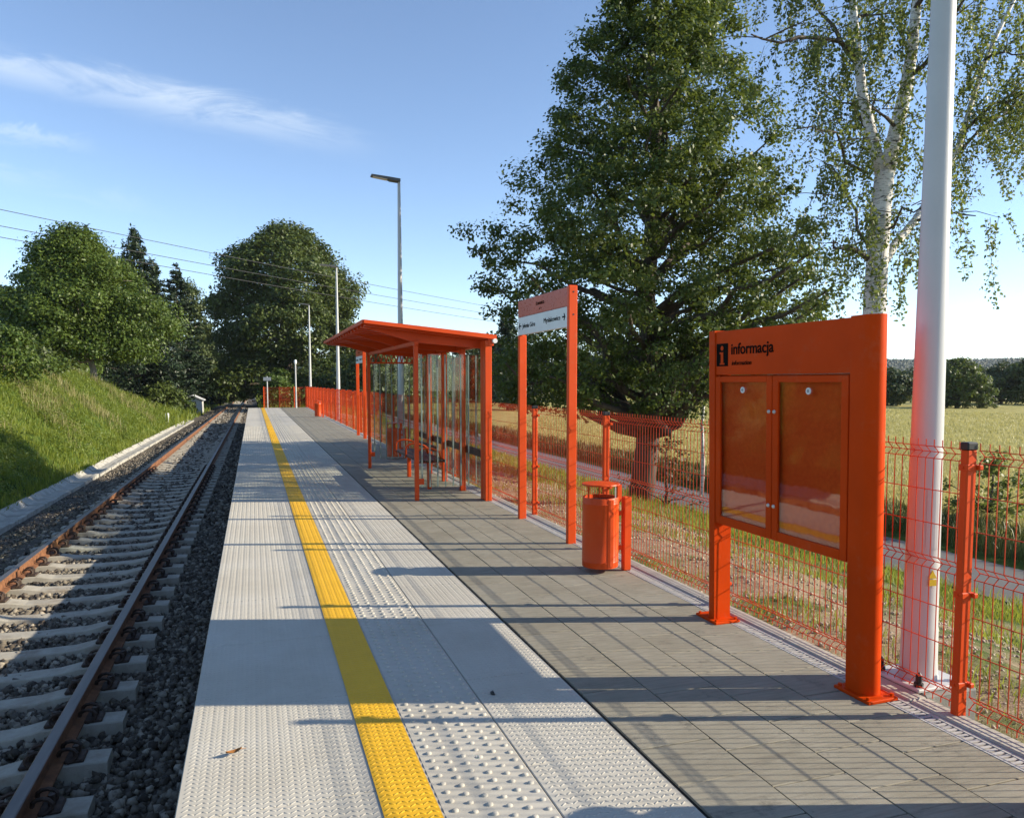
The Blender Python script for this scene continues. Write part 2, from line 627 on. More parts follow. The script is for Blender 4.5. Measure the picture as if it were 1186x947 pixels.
class MB:
    """collects shapes given in world coordinates; build() links them as one mesh object"""

    def __init__(self):
        self.v = []
        self.f = []
        self.mi = []
        self.cur = 0

    def add(self, vs, fs):
        b = len(self.v)
        self.v.extend([tuple(map(float, p)) for p in vs])
        for f in fs:
            self.f.append(tuple(b + i for i in f))
            self.mi.append(self.cur)

    def box(self, x0, x1, y0, y1, z0, z1, bev=0):
        if bev <= 0:
            vs = [(x, y, z) for z in (z0, z1) for y in (y0, y1) for x in (x0, x1)]
            self.add(vs, [(0, 2, 3, 1), (4, 5, 7, 6), (0, 1, 5, 4), (2, 6, 7, 3), (0, 4, 6, 2), (1, 3, 7, 5)])
            return
        b = min(bev, (x1 - x0) / 2.01, (y1 - y0) / 2.01, (z1 - z0) / 2.01)
        ring = lambda i: [(x0 + i, y0 + i), (x1 - i, y0 + i), (x1 - i, y1 - i), (x0 + i, y1 - i)]
        oct_ = [(x0 + b, y0), (x1 - b, y0), (x1, y0 + b), (x1, y1 - b), (x1 - b, y1), (x0 + b, y1), (x0, y1 - b), (x0, y0 + b)]
        inn = [(x0 + b, y0 + b), (x1 - b, y0 + b), (x1 - b, y0 + b), (x1 - b, y1 - b), (x1 - b, y1 - b), (x0 + b, y1 - b), (x0 + b, y1 - b), (x0 + b, y0 + b)]
        vs = [(*p, z0 + b) for p in oct_] + [(*p, z1 - b) for p in oct_]
        fs = [(i, (i + 1) % 8, 8 + (i + 1) % 8, 8 + i) for i in range(8)]
        n = len(vs)
        vs += [(*p, z1) for p in ring(b)] + [(*p, z0) for p in ring(b)]
        t = n
        u = n + 4
        fs += [(t, t + 1, t + 2, t + 3), (u + 3, u + 2, u + 1, u)]
        for k in range(4):
            a, c = 2 * k, (2 * k + 1) % 8
            fs.append((8 + a, 8 + c, t + (k + 1) % 4, t + k))
            fs.append((c, a, u + k, u + (k + 1) % 4))
            d = (2 * k + 2) % 8
            fs.append((8 + c, 8 + d, t + (k + 1) % 4))
            fs.append((d, c, u + (k + 1) % 4))
        self.add(vs, fs)

    def tube(self, pts, rad, n=8, cap=True, sq=0.0):
        pts = [Vector(p) for p in pts]
        if not isinstance(rad, (list, tuple, np.ndarray)):
            rad = [rad] * len(pts)
        t = (pts[1] - pts[0]).normalized()
        a = t.orthogonal().normalized()
        if abs(t.z) < .9:
            a = t.cross(Vector((0, 0, 1))).normalized()
        elif abs(t.x) < .5:
            a = (Vector((1, 0, 0)) - t * t.x).normalized()
        vs = []
        for i, p in enumerate(pts):
            if 0 < i < len(pts) - 1:
                tt = ((pts[i + 1] - p).normalized() + (p - pts[i - 1]).normalized())
            elif i:
                tt = p - pts[i - 1]
            else:
                tt = pts[1] - p
            tt = tt.normalized() if tt.length > 1e-9 else t
            a = (a - tt * a.dot(tt))
            a = a.normalized() if a.length > 1e-6 else tt.orthogonal().normalized()
            b = tt.cross(a)
            for k in range(n):
                an = 2 * math.pi * (k + sq) / n
                vs.append(p + (a * math.cos(an) + b * math.sin(an)) * rad[i])
        fs = []
        for i in range(len(pts) - 1):
            for k in range(n):
                k2 = (k + 1) % n
                fs.append((i * n + k, i * n + k2, (i + 1) * n + k2, (i + 1) * n + k))
        if cap:
            fs.append(tuple(range(n - 1, -1, -1)))
            fs.append(tuple(range((len(pts) - 1) * n, len(pts) * n)))
        self.add(vs, fs)

    def lathe(self, c, prof, n=24, closed=False):
        """prof: list of (r, z) revolved about the vertical through c"""
        vs = []
        for r, z in prof:
            for k in range(n):
                an = 2 * math.pi * k / n
                vs.append((c[0] + r * math.cos(an), c[1] + r * math.sin(an), c[2] + z))
        fs = []
        m = len(prof)
        for i in range(m - 1 + (1 if closed else 0)):
            j = (i + 1) % m
            for k in range(n):
                k2 = (k + 1) % n
                fs.append((i * n + k, i * n + k2, j * n + k2, j * n + k))
        if not closed:
            fs.append(tuple(range(n - 1, -1, -1)))
            fs.append(tuple(range((m - 1) * n, m * n)))
        self.add(vs, fs)

    def prism(self, poly, axis, a, b):
        """poly: outline in the two other axes (order x,y,z without axis), extruded from a to b"""
        def p3(p, t):
            if axis == 'x': return (t, p[0], p[1])
            if axis == 'y': return (p[0], t, p[1])
            return (p[0], p[1], t)
        n = len(poly)
        vs = [p3(p, a) for p in poly] + [p3(p, b) for p in poly]
        fs = [(i, (i + 1) % n, n + (i + 1) % n, n + i) for i in range(n)]
        fs += [tuple(range(n - 1, -1, -1)), tuple(range(n, 2 * n))]
        self.add(vs, fs)

    def build(self, name, mats, parent=None, smooth=False, fix=True, angle=None):
        me = bpy.data.meshes.new(name)
        o_ = ORIGIN[parent.name] if parent is not None else np.zeros(3)
        V = np.array(self.v, float) - o_
        me.from_pydata(V.tolist(), [], self.f)
        if any(self.mi):
            me.polygons.foreach_set('material_index', np.array(self.mi, np.int32))
        if fix:
            import bmesh
            bm = bmesh.new()
            bm.from_mesh(me)
            bmesh.ops.recalc_face_normals(bm, faces=bm.faces)
            bm.to_mesh(me)
            bm.free()
        o = link_mesh(name, me, mats, parent, smooth)
        if angle:
            me.polygons.foreach_set('use_smooth', np.ones(len(me.polygons), bool))
            me.set_sharp_from_angle(angle=R(angle))
        return o


def children(o):
    return [c for c in bpy.data.objects if c.parent == o]


def kids_map():
    d = {}
    for c in bpy.data.objects:
        if c.parent: d.setdefault(c.parent.name, []).append(c)
    return d


def copy_tree(o, parent=None, kids=None):
    kids = kids if kids is not None else kids_map()
    c = o.copy()
    col.objects.link(c)
    if parent is not None:
        c.parent = parent
    for ch in kids.get(o.name, []):
        copy_tree(ch, c, kids)
    return c


def text(name, body, size, origin, mat, parent, extrude=.0015, width=None, align='LEFT', shear=0, face='-x', bold=0.0):
    """lettering on a face that looks towards -X (reads from far to near), converted to a mesh"""
    cu = bpy.data.curves.new(name, 'FONT')
    cu.body = body
    cu.size = size
    cu.extrude = extrude
    cu.offset = bold
    cu.align_x = align
    cu.shear = shear
    to = bpy.data.objects.new('tmp_text', cu)
    col.objects.link(to)
    bpy.context.view_layer.update()
    dg = bpy.context.evaluated_depsgraph_get()
    me = bpy.data.meshes.new_from_object(to.evaluated_get(dg))
    bpy.data.objects.remove(to)
    n = len(me.vertices)
    co = np.empty(n * 3, np.float32)
    me.vertices.foreach_get('co', co)
    co = co.reshape(-1, 3)
    s = 1.0
    if width:
        s = width / max(1e-6, co[:, 0].max() - co[:, 0].min())
    out = np.stack([origin[0] - co[:, 2], origin[1] - co[:, 0] * s, origin[2] + co[:, 1]], 1) - ORIGIN[parent.name]
    me.vertices.foreach_set('co', out.astype(np.float32).ravel())
    me.update()
    me.materials.clear()
    return link_mesh(name, me, mat, parent)


# ------------------------------------------------------------------ terrain
SLOPE = .006


def tr_z(Y):
    """fall of the line along the track"""
    return -SLOPE * np.clip(Y, -20, 300)


PX = np.array([-400, -80, -22, -9.4, -8.6, -4.95, -4.85, -4.62, -4.12, -3.75, -3.3, -.3, 3.10, 3.24, 4.3, 5.4, 6.8, 8.6, 9.2, 11.2, 11.6, 11.9, 13, 60, 400, 1200])
PZ = np.array([9, 4.5, 2.7, 2.25, 2.0, -.72, -.74, -.90, -.93, -.92, -.765, -.765, -.78, -.15, -.2, -.4, -.78, -1.2, -1.27, -1.27, -1.22, -1.02, -.90, -1.05, -1.5, -2])


def gz(X, Y):
    X = np.asarray(X, float)
    Y = np.asarray(Y, float)
    z = np.interp(X, PX, PZ)
    # embankment: full height to Y 45, sinks to a low bank at Y 70
    fade = np.clip((74 - Y) / 26, .10, 1)
    left = np.clip((-4.85 - X) / .2, 0, 1)
    z = np.where(X < -4.85, -.74 + (z + .74) * (1 - left * (1 - fade)), z)
    w = np.clip((4 - X) / 4, 0, 1)
    z = z + tr_z(Y) * w
    # beyond the platform the right side comes up to a meadow beside the line
    b = np.clip((Y - 50.6) / 2, 0, 1) * np.clip((X + .2) / 1.2, 0, 1) * np.clip((9 - X) / 4, 0, 1)
    z = z * (1 - b) + b * (-.62 + tr_z(Y) * .8)
    return z


def grid(xs, ys, zf):
    XX, YY = np.meshgrid(xs, ys)
    ZZ = zf(XX, YY)
    V = np.stack([XX, YY, ZZ], -1).reshape(-1, 3)
    nx, ny = len(xs), len(ys)
    i, j = np.meshgrid(np.arange(nx - 1), np.arange(ny - 1))
    a = (j * nx + i).ravel()
    F = np.stack([a, a + 1, a + nx + 1, a + nx], 1)
    return V, F


def bumpy(X, Y, s=1.0):
    return (np.sin(X * 1.7 + Y * .9) * np.cos(Y * 1.3 - X * .6) + .6 * np.sin(X * 3.9 - Y * 2.7) + .4 * np.cos(X * 6.1 + Y * 7.3)) * s


xs = np.unique(np.concatenate([np.linspace(-4000, -100, 12), np.linspace(-100, -25, 20), np.linspace(-25, 15, 161), PX[np.abs(PX) < 15], np.linspace(15, 80, 60), np.linspace(80, 4000, 24)]))
ys = np.unique(np.concatenate([np.linspace(-200, -6, 12), np.linspace(-6, 60, 200), np.linspace(60, 160, 60), np.linspace(160, 6000, 30)]))


def ground_z(X, Y):
    z = gz(X, Y)
    amp = np.where(X < -5.0, .15, np.where((X > 3.6) & (X < 8.8), .035, np.where(X > 12, .03, .006)))
    return z + bumpy(X, Y) * amp


V, F = grid(xs, ys, ground_z)
go = link_mesh('ground', np_mesh('ground', V, F), M['ground'], smooth=True)
tag(go, kind='structure')

# the farm road behind the fence
V, F = grid(np.linspace(9.3, 11.12, 6), np.linspace(-30, 200, 120), lambda X, Y: gz(X, Y) + .012 + .03 * np.cos((X - 10.2) * 1.6))
tag(link_mesh('road', np_mesh('road', V, F), M['asphalt']), kind='structure')

# level crossing far down the line
mb = MB()
mb.box(-14, 14, 196, 201, -1.95, -1.68)
tag(mb.build('crossing_road', M['kerb']), kind='structure')

# ------------------------------------------------------------------ platform
P0, P1 = -4.0, 51.0
mb = MB()
# platform body (edge slabs sit on a wall set back a little)
mb.box(-.26, 3.22, P0, P1 - .02, -1.3, -.07)
tag(mb.build('platform_body', M['platform_side']), kind='structure')

mb = MB()
EDGE = -.315
ROWX = [(EDGE, 1.062), (1.066, 1.572)]
y = P0
while y < P1 - .01:
    for (a, b) in ROWX:
        mb.box(a, b, y + .0015, min(y + 1.0, P1) - .0015, -.14 if a < 0 else -.07, 0, .004)
    y += 1.0


def tread(mb, x0, x1, y0, y1, z=0.0):
    """raised slip-resistant herringbone bars"""
    dx, dy = .0245, .034
    nx = int((x1 - x0) / dx)
    off = x0 + ((x1 - x0) - nx * dx) / 2
    ny = int((y1 - y0) / dy)
    I, J = np.meshgrid(np.arange(nx), np.arange(ny), indexing='ij')
    cx = off + (I.ravel() + .5) * dx
    cy = y0 + (J.ravel() + .5) * dy
    sgn = np.where(I.ravel() % 2 == 0, 1, -1)
    an = sgn * R(33)
    L, W, H = .0135, .0046, .0012
    loc = np.array([(-L, -W * .6), (-L * .6, -W), (L * .6, -W), (L, -W * .6), (L, W * .6), (L * .6, W), (-L * .6, W), (-L, W * .6)])
    top = loc * np.array([.92, .74])
    c, s = np.cos(an), np.sin(an)
    n = len(cx)
    V = np.zeros((n, 16, 3))
    for k, (lx, ly) in enumerate(np.concatenate([loc, top])):
        V[:, k, 0] = cx + lx * c - ly * s
        V[:, k, 1] = cy + lx * s + ly * c
        V[:, k, 2] = z + (-.0005 if k < 8 else H)
    side = np.array([(k, (k + 1) % 8, 8 + (k + 1) % 8, 8 + k) for k in range(8)])
    topf = np.array([(8, 9, 10, 11), (8, 11, 12, 15), (15, 12, 13, 14)])
    Fq = np.concatenate([side, topf])
    F = (Fq[None] + (np.arange(n) * 16)[:, None, None]).reshape(-1, 4)
    return V.reshape(-1, 3), F


def studs(x0, y0, y1):
    """six rows of staggered raised studs"""
    xs_, ys_ = [], []
    px, py = .068, .068
    for i in range(6):
        yy = np.arange(y0 + (py / 2 if i % 2 else 0), y1, py)
        xs_.append(np.full(len(yy), x0 + i * px))
        ys_.append(yy)
    cx = np.concatenate(xs_); cy = np.concatenate(ys_)
    n = len(cx)
    k = 8
    ang = np.arange(k) * 2 * np.pi / k
    rings = [(.0150, .0125, -.0005), (.0130, .0105, .0075), (.0080, .0060, .0100)]
    V = np.zeros((n, 3 * k, 3))
    for r, (rx, ry, z) in enumerate(rings):
        V[:, r * k:(r + 1) * k, 0] = cx[:, None] + rx * np.cos(ang)
        V[:, r * k:(r + 1) * k, 1] = cy[:, None] + ry * np.sin(ang)
        V[:, r * k:(r + 1) * k, 2] = z
    fs = []
    for r in range(2):
        for a in range(k):
            fs.append((r * k + a, r * k + (a + 1) % k, (r + 1) * k + (a + 1) % k, (r + 1) * k + a))
    o = 2 * k
    fs += [(o, o + 1, o + 2, o + 3), (o, o + 3, o + 4, o + 7), (o + 7, o + 4, o + 5, o + 6)]
    F = (np.array(fs)[None] + (np.arange(n) * 3 * k)[:, None, None]).reshape(-1, 4)
    return V.reshape(-1, 3), F


def corrug(x0, x1, y0, y1):
    """low waves between the studs"""
    ys_ = np.arange(y0, y1, .01)
    V = []
    XX, YY = np.meshgrid([x0, x1], ys_)
    Z = .0018 + .0013 * np.sin(YY * 2 * np.pi / .06)
    V = np.stack([XX, YY, Z], -1).reshape(-1, 3)
    a = np.arange(len(ys_) - 1) * 2
    return V, np.stack([a, a + 1, a + 3, a + 2], 1)


TY0, TY1 = 1.6, 30
parts = []
base_v, base_f = np.array(mb.v), mb.f
slab = mb.build('platform_slabs', M['slab'])
tag(slab, kind='structure')
YL0, YL1 = .428, .638


def merge(lst):
    Vs, Fs, b = [], [], 0
    for V, F in lst:
        Vs.append(V); Fs.append(F + b); b += len(V)
    return np.concatenate(Vs), np.concatenate(Fs)


V, F = merge([tread(None, EDGE + .012, YL0 - .004, TY0, TY1), tread(None, 1.075, 1.562, TY0, TY1), studs(.69, TY0, 40), corrug(.648, 1.054, TY0, 24)])
tag(link_mesh('slab_tread_pattern', np_mesh('slab_tread_pattern', V, F), M['slab']), kind='structure')
# yellow safety line
V0 = np.array([(YL0, P0, .004), (YL1, P0, .004), (YL1, P1 - .004, .004), (YL0, P1 - .004, .004)])
F0 = np.array([(0, 1, 2, 3)])
V, F = merge([(V0, F0), tread(None, YL0 + .003, YL1 - .003, TY0, TY1, .004)])
tag(link_mesh('yellow_safety_line', np_mesh('yellow_safety_line', V, F), M['yellow']), kind='structure')

# ribbed pavers over a dark bed
mb = MB()
mb.box(1.576, 3.02, P0, P1 - .004, -.07, -.012)
tag(mb.build('paver_bed', M['joint']), kind='structure')
mb = MB()
rows = [(1.592, 1.941), (1.949, 2.302), (2.310, 2.662), (2.670, 3.008)]
for ri, (a, b) in enumerate(rows):
    y = P0 - .17 * ((ri + 1) % 2) + ri * .03
    L = .325
    while y < P1:
        y0, y1 = max(y + .003, P0), min(y + L - .003, P1 - .004)
        if y1 > y0 + .02:
            j = random.uniform(-.0012, .0012)
            vs, fs = [], []
            prof = [(y0, -.011), (y0, -.003 + j), (y0 + .003, j), (y1 - .003, j), (y1, -.003 + j), (y1, -.011)]
            base = len(mb.v)
            n = len(prof)
            for xx in (a, b):
                for (yy, zz) in prof:
                    vs.append((xx, yy, zz))
            for k in range(n - 1):
                fs.append((k, n + k, n + k + 1, k + 1))
            fs.append(tuple(range(n)))
            fs.append(tuple(range(2 * n - 1, n - 1, -1)))
            mb.add(vs, fs)
        y += L
tag(mb.build('grey_pavers', M['paver'], fix=False), kind='structure')

# kerb with slot drain
mb = MB()
y = P0
while y < P1 - .01:
    mb.box(3.125, 3.235, y + .002, min(y + 1, P1) - .002, -.35, .012, .008)
    y += 1
tag(mb.build('kerb', M['kerb']), kind='structure')
mb = MB()
mb.box(3.012, 3.122, P0, P1 - .01, -.2, -.03)
mb.box(3.012, 3.030, P0, P1 - .01, -.03, .002)
mb.box(3.096, 3.122, P0, P1 - .01, -.03, .001)
y = P0
while y < P1 - .02:
    mb.box(3.030, 3.096, y, y + .017, -.02, -.001)
    y += .03 if y < 14 else .06
tag(mb.build('drain_channel', M['drain']), kind='structure')
mb = MB()
mb.box(-.26, 3.235, P1 - .002, P1 + .12, -1.3, -.005)
tag(mb.build('platform_end_wall', M['platform_side']), kind='structure')

# ------------------------------------------------------------------ railway track
TX = -1.954
RAIL_TOP = -.50
SL0, SL1, SP = -1.6, 230.0, .6
track = thing('railway_track', (TX, 0, -.67), 'single railway track with rusty rails on concrete sleepers running beside the platform', 'railway track')
FAR = 240.0


def rail_profile(cx):
    h = .15
    p = [(-.065, 0), (.065, 0), (.065, .012), (.010, .028), (.010, .108), (.034, .120), (.036, .146), (.030, .150), (-.030, .150), (-.036, .146), (-.034, .120), (-.010, .108), (-.010, .028), (-.065, .012)]
    return [(cx + a, RAIL_TOP - h + b) for a, b in p]


for s in (-1, 1):
    mb = MB()
    prof = rail_profile(TX + s * .7535)
    ysr = [-4, FAR]
    n = len(prof)
    vs = []
    for yy in ysr:
        for (a, b) in prof:
            vs.append((a, yy, b + float(tr_z(yy))))
    b0 = len(mb.v)
    fs = []
    for k in range(n):
        k2 = (k + 1) % n
        mb.cur = 1 if k in (6, 7, 8) else 0
        mb.add([vs[k], vs[k2], vs[n + k2], vs[n + k]], [(0, 1, 2, 3)])
    mb.build('rail', [M['rust'], M['rail_head']], track)


def sleeper_mesh(mb, yc, near=True):
    hl = 1.06
    tops = [(-hl, .0), (-.92, .006), (-.56, .0), (-.40, -.030), (0, -.042), (.40, -.030), (.56, .0), (.92, .006), (hl, .0)]
    z0 = RAIL_TOP - .153 + float(tr_z(yc))
    vs, fs = [], []
    for (x, z) in tops:
        vs += [(TX + x, yc - .125, z0 - .20), (TX + x, yc - .095, z0 + z - .008), (TX + x, yc - .087, z0 + z), (TX + x, yc + .087, z0 + z), (TX + x, yc + .095, z0 + z - .008), (TX + x, yc + .125, z0 - .20)]
    for i in range(len(tops) - 1):
        for k in range(5):
            fs.append((i * 6 + k, i * 6 + k + 1, (i + 1) * 6 + k + 1, (i + 1) * 6 + k))
    fs.append(tuple(range(6)))
    e = (len(tops) - 1) * 6
    fs.append(tuple(range(e + 5, e - 1, -1)))
    mb.add(vs, fs)


def clip_mesh(mb, xc, side, yc):
    z0 = RAIL_TOP - .153 + float(tr_z(yc))
    for dy in (-.055, .055):
        pts = []
        for k in range(9):
            t = k / 8 * 1.55 * math.pi
            pts.append((xc + side * (.085 + .052 * math.sin(t) * 1.0), yc + dy + .035 * (k / 8 - .5), z0 + .052 - .038 * math.cos(t)))
        mb.tube(pts, .0125, 6)
    mb.tube([(xc + side * .12, yc, z0 - .01), (xc + side * .12, yc, z0 + .085)], .019, 6)
    mb.box(xc + side * .12 - .055, xc + side * .12 + .055, yc - .075, yc + .075, z0 + .001, z0 + .026, .008)


ys_sl = np.arange(4.62 - .6 * 10, 230, .6)
first = None
for i, yc in enumerate(ys_sl[:100]):
    yc = float(yc)
    if first is None:
        mb = MB(); sleeper_mesh(mb, 0.0)
        first = sl_ = mb.build('sleeper', M['sleeper'], track)
        mb = MB(); clip_mesh(mb, TX + .7535, 1, 0.0); c1 = mb.build('rail_clip', M['clip'], sl_)
        clips = [c1.data]
        for xc, sd in ((TX + .7535, -1), (TX - .7535, 1), (TX - .7535, -1)):
            mb = MB(); clip_mesh(mb, xc, sd, 0.0); clips.append(mb.build('rail_clip', M['clip'], sl_).data)
    else:
        sl_ = first.copy(); col.objects.link(sl_); sl_.parent = track
        if i < 42:
            for d in clips:
                c = bpy.data.objects.new('rail_clip', d); col.objects.link(c); c.parent = sl_
    sl_.location = (0, yc, float(tr_z(yc)))
mb = MB()
for yc in ys_sl[100:]:
    sleeper_mesh(mb, float(yc))
tag(mb.build('far_sleepers', M['sleeper'], track), kind='stuff')


# ballast
def rocks(n, x0, x1, y0, y1, s0, s1, zf):
    cx = rng.uniform(x0, x1, n); cy = rng.uniform(y0, y1, n)
    s = rng.uniform(s0, s1, n)
    cz = zf(cx, cy) + rng.uniform(-.3, .45, n) * s
    cube = np.array([(x, y, z) for z in (-1, 1) for y in (-1, 1) for x in (-1, 1)], float)
    P = cube[None] * (s[:, None, None] * .5) * (1 + rng.uniform(-.5, .25, (n, 8, 3)))
    P[:, :, 2] *= .8
    q = rng.normal(size=(n, 4)); q /= np.linalg.norm(q, axis=1)[:, None]
    w, x, y, z = q.T
    Rm = np.stack([1 - 2 * (y * y + z * z), 2 * (x * y - z * w), 2 * (x * z + y * w), 2 * (x * y + z * w), 1 - 2 * (x * x + z * z), 2 * (y * z - x * w), 2 * (x * z - y * w), 2 * (y * z + x * w), 1 - 2 * (x * x + y * y)], 1).reshape(n, 3, 3)
    P = np.einsum('nij,nkj->nki', Rm, P) + np.stack([cx, cy, cz], 1)[:, None]
    Fq = np.array([(0, 2, 3, 1), (4, 5, 7, 6), (0, 1, 5, 4), (2, 6, 7, 3), (0, 4, 6, 2), (1, 3, 7, 5)])
    return P.reshape(-1, 3), (Fq[None] + (np.arange(n) * 8)[:, None, None]).reshape(-1, 4)


def ball_z(X, Y):
    z = np.where(np.abs(X - TX) < 1.15, -.742, gz(X, 0 * Y) - .03)
    z = np.where(X > -.95, -.755 - .02 * (X + .85), z)
    return z + tr_z(Y) + bumpy(X * 3, Y * 3, .008)


V, F = merge([rocks(42000, -3.75, -.28, 1.2, 14, .024, .055, ball_z), rocks(16000, -3.8, -.28, 14, 34, .04, .085, ball_z), rocks(9000, -3.8, -.28, 34, 90, .06, .13, ball_z),
              rocks(5000, -4.15, -3.5, 5, 40, .012, .04, lambda X, Y: gz(X, Y))])
tag(link_mesh('ballast_stones', np_mesh('ballast_stones', V, F), M['stone']), kind='stuff')

# drainage channel of trough slabs at the foot of the bank
mb = MB()
y = 4.0
while y < 62:
    t = float(tr_z(y)); j = random.uniform(-.012, .012); k = random.uniform(-.01, .01)
    prof = [(-4.72, -.76), (-4.67, -.745), (-4.54, -.852), (-4.36, -.858), (-4.27, -.838), (-4.20, -.843), (-4.20, -1.1), (-4.72, -1.1)]
    mb.prism([(a + k, b + t + j) for a, b in prof], 'y', y + .006, y + .494)
    y += .5
ch = mb.build('drainage_channel', M['channel'])
tag(ch, 'pale concrete drainage trough of short slabs at the foot of the grass bank', 'drain')

# ------------------------------------------------------------------ foliage tools


def leaf_quads(C, N, size, aspect=.55, droop=0.0, jit=.35):
    """leaf-shaped quads at C (n,3) with normals near N (n,3)"""
    n = len(C)
    N = N + rng.normal(size=(n, 3)) * jit
    N /= np.linalg.norm(N, axis=1)[:, None] + 1e-9
    A = rng.normal(size=(n, 3)) + np.array([0, 0, -droop])
    A -= N * (A * N).sum(1)[:, None]
    A /= np.linalg.norm(A, axis=1)[:, None] + 1e-9
    B = np.cross(N, A)
    s = size * rng.uniform(.65, 1.3, n)[:, None]
    P = np.stack([C - A * s * .5, C + B * s * aspect * .5 - A * s * .05, C + A * s * .55, C - B * s * aspect * .5 - A * s * .05], 1)
    return P.reshape(-1, 3), np.arange(n * 4).reshape(-1, 4)


def limb_pts(a, b, sag=.2, n=5, wob=.06):
    a = np.array(a, float); b = np.array(b, float)
    L = np.linalg.norm(b - a)
    ts = np.linspace(0, 1, n)
    p = a[None] + (b - a)[None] * ts[:, None]
    p[:, 2] += sag * L * (ts * (1 - ts)) * 1.5
    p[1:-1] += rng.normal(size=(n - 2, 3)) * wob * L * .4
    return p


def crown_tree(name, label, base, H, Rad, z0, leafmat_, n_clump=220, per=160, leaf=.12, trunk_r=.25, group=None, prof=None, lean=(0, 0), barkmat=None,
               limbs=40, clump=.75, squash=(1, 1), droop=.3, hollow=.55, cat='tree', trunk_top=.8, rag=1.45, flare=1.25):
    """a broadleaved tree: trunk with limbs, crown of leaf clumps filling an uneven envelope.
    z0: height above base where the crown begins; prof: list of (t, radius share)"""
    base = np.array(base, float)
    t_ = thing(name, tuple(base), label, cat, group)
    prof = prof or [(0, .45), (.12, .8), (.35, 1), (.6, .88), (.8, .62), (.93, .34), (1, .08)]
    pt, pr_ = np.array(prof).T
    ph = rng.uniform(0, 6.28, 6)

    def env(t, az):
        lump = 1 + rag * (.09 * np.sin(3 * az + ph[0] + 4 * t) + .09 * np.sin(5 * az + ph[1] - 9 * t) + .09 * np.sin(17 * t + ph[2] + az))
        return np.interp(t, pt, pr_) * Rad * lump
    # clump centres
    C = []
    while len(C) < n_clump:
        t = rng.uniform(0, 1); az = rng.uniform(0, 2 * math.pi)
        if rng.uniform() > np.interp(t, pt, pr_) ** .8 + .08: continue
        f = 1 - rng.uniform() ** 1.6 * hollow
        r = env(t, az) * f
        C.append((r * math.cos(az) * squash[0] + lean[0] * t, r * math.sin(az) * squash[1] + lean[1] * t, z0 + t * (H - z0)))
    C = np.array(C) + base
    # wood
    mb = MB()
    top = base + np.array([lean[0] * trunk_top, lean[1] * trunk_top, z0 + (H - z0) * trunk_top])
    tp = limb_pts(base - np.array([0, 0, .3]), top, 0, 8, .025)
    rad = trunk_r * np.linspace(1.12, .12, 8) ** .8
    rad[0] *= flare
    mb.tube(tp, list(rad), 10)
    idx = rng.permutation(len(C))[:limbs]
    for i in idx:
        c = C[i]
        zt = c[2] - base[2]
        zs = base[2] + max(z0 * .75, zt - np.hypot(*(c - base)[:2]) * rng.uniform(.35, .8))
        f = np.clip((zs - tp[0][2]) / (tp[-1][2] - tp[0][2]), 0, .97)
        k = f * 7; k0 = int(min(k, 6)); s = tp[k0] * (1 - (k - k0)) + tp[k0 + 1] * (k - k0)
        r0 = trunk_r * (.42 * (1 - f) + .08)
        pts = limb_pts(s, c, .12, 6, .09)
        mb.tube(pts, list(np.linspace(r0, r0 * .16 + .004, 6)), 6)
    mb.build('trunk', barkmat or M['bark'], t_, smooth=True, fix=False)
    # leaves
    n = len(C) * per
    ci = np.repeat(np.arange(len(C)), per)
    sig = clump * rng.uniform(.6, 1.35, len(C))
    d = rng.normal(size=(n, 3))
    d /= np.linalg.norm(d, axis=1)[:, None]
    rr = rng.uniform(0, 1, n) ** .55
    off = d * (rr * sig[ci])[:, None] * np.array([1, 1, .62])
    P = C[ci] + off
    nr = d * .5 + np.array([0, 0, .55]) + (C[ci] - (base + np.array([0, 0, z0 + (H - z0) * .4]))) * (.25 / max(Rad, 1))
    V, F = leaf_quads(P, nr, leaf, .62, droop, .55)
    link_mesh('crown', np_mesh('crown', V - base, F), leafmat_, t_)
    return t_


def conifer(name, label, base, H, Rad, group=None, mat_=None, leaf=.3, density=1.0, z0=.6, spike=1.0, loose=0.0):
    base = np.array(base, float)
    t_ = thing(name, tuple(base), label, 'tree', group)
    mb = MB()
    mb.tube([base - np.array([0, 0, .3]), base + np.array([0, 0, H * .5]), base + np.array([0, 0, H])], [H * .017, H * .010, .015], 7)
    Ps, Ns = [], []
    nb = int(H * 14 * density)
    for k in range(nb):
        t = rng.uniform(0, 1) ** .85
        z = z0 + (H - z0) * t
        L = Rad * (1 - t) ** spike * rng.uniform(.65, 1.12) + .12
        az = rng.uniform(0, 6.28)
        m = max(8, int(L * 46 * density))
        s = rng.uniform(.05, 1, m) ** .7
        dr = -.18 * L * s + .16 * L * s * s * (1 if t < .7 else 2) + rng.normal(size=m) * (.05 + loose)
        w = rng.normal(size=m) * .17 * L * (1.1 - s) + rng.normal(size=m) * .05
        P = np.stack([np.cos(az) * L * s - np.sin(az) * w, np.sin(az) * L * s + np.cos(az) * w, z + dr - .10 * L], 1)
        Ps.append(P + base)
        Ns.append(np.tile([math.cos(az) * .4, math.sin(az) * .4, .8], (m, 1)))
        if k % 3 == 0:
            mb.tube([base + (0, 0, z), base + np.array([math.cos(az) * L * .8, math.sin(az) * L * .8, z - .12 * L])], [.03 + .01 * L, .006], 5)
    mb.build('trunk', M['bark'], t_, fix=False)
    V, F = leaf_quads(np.concatenate(Ps), np.concatenate(Ns), leaf, .32, .6, .5)
    link_mesh('crown', np_mesh('crown', V - base, F), mat_ or M['needle'], t_)
    return t_


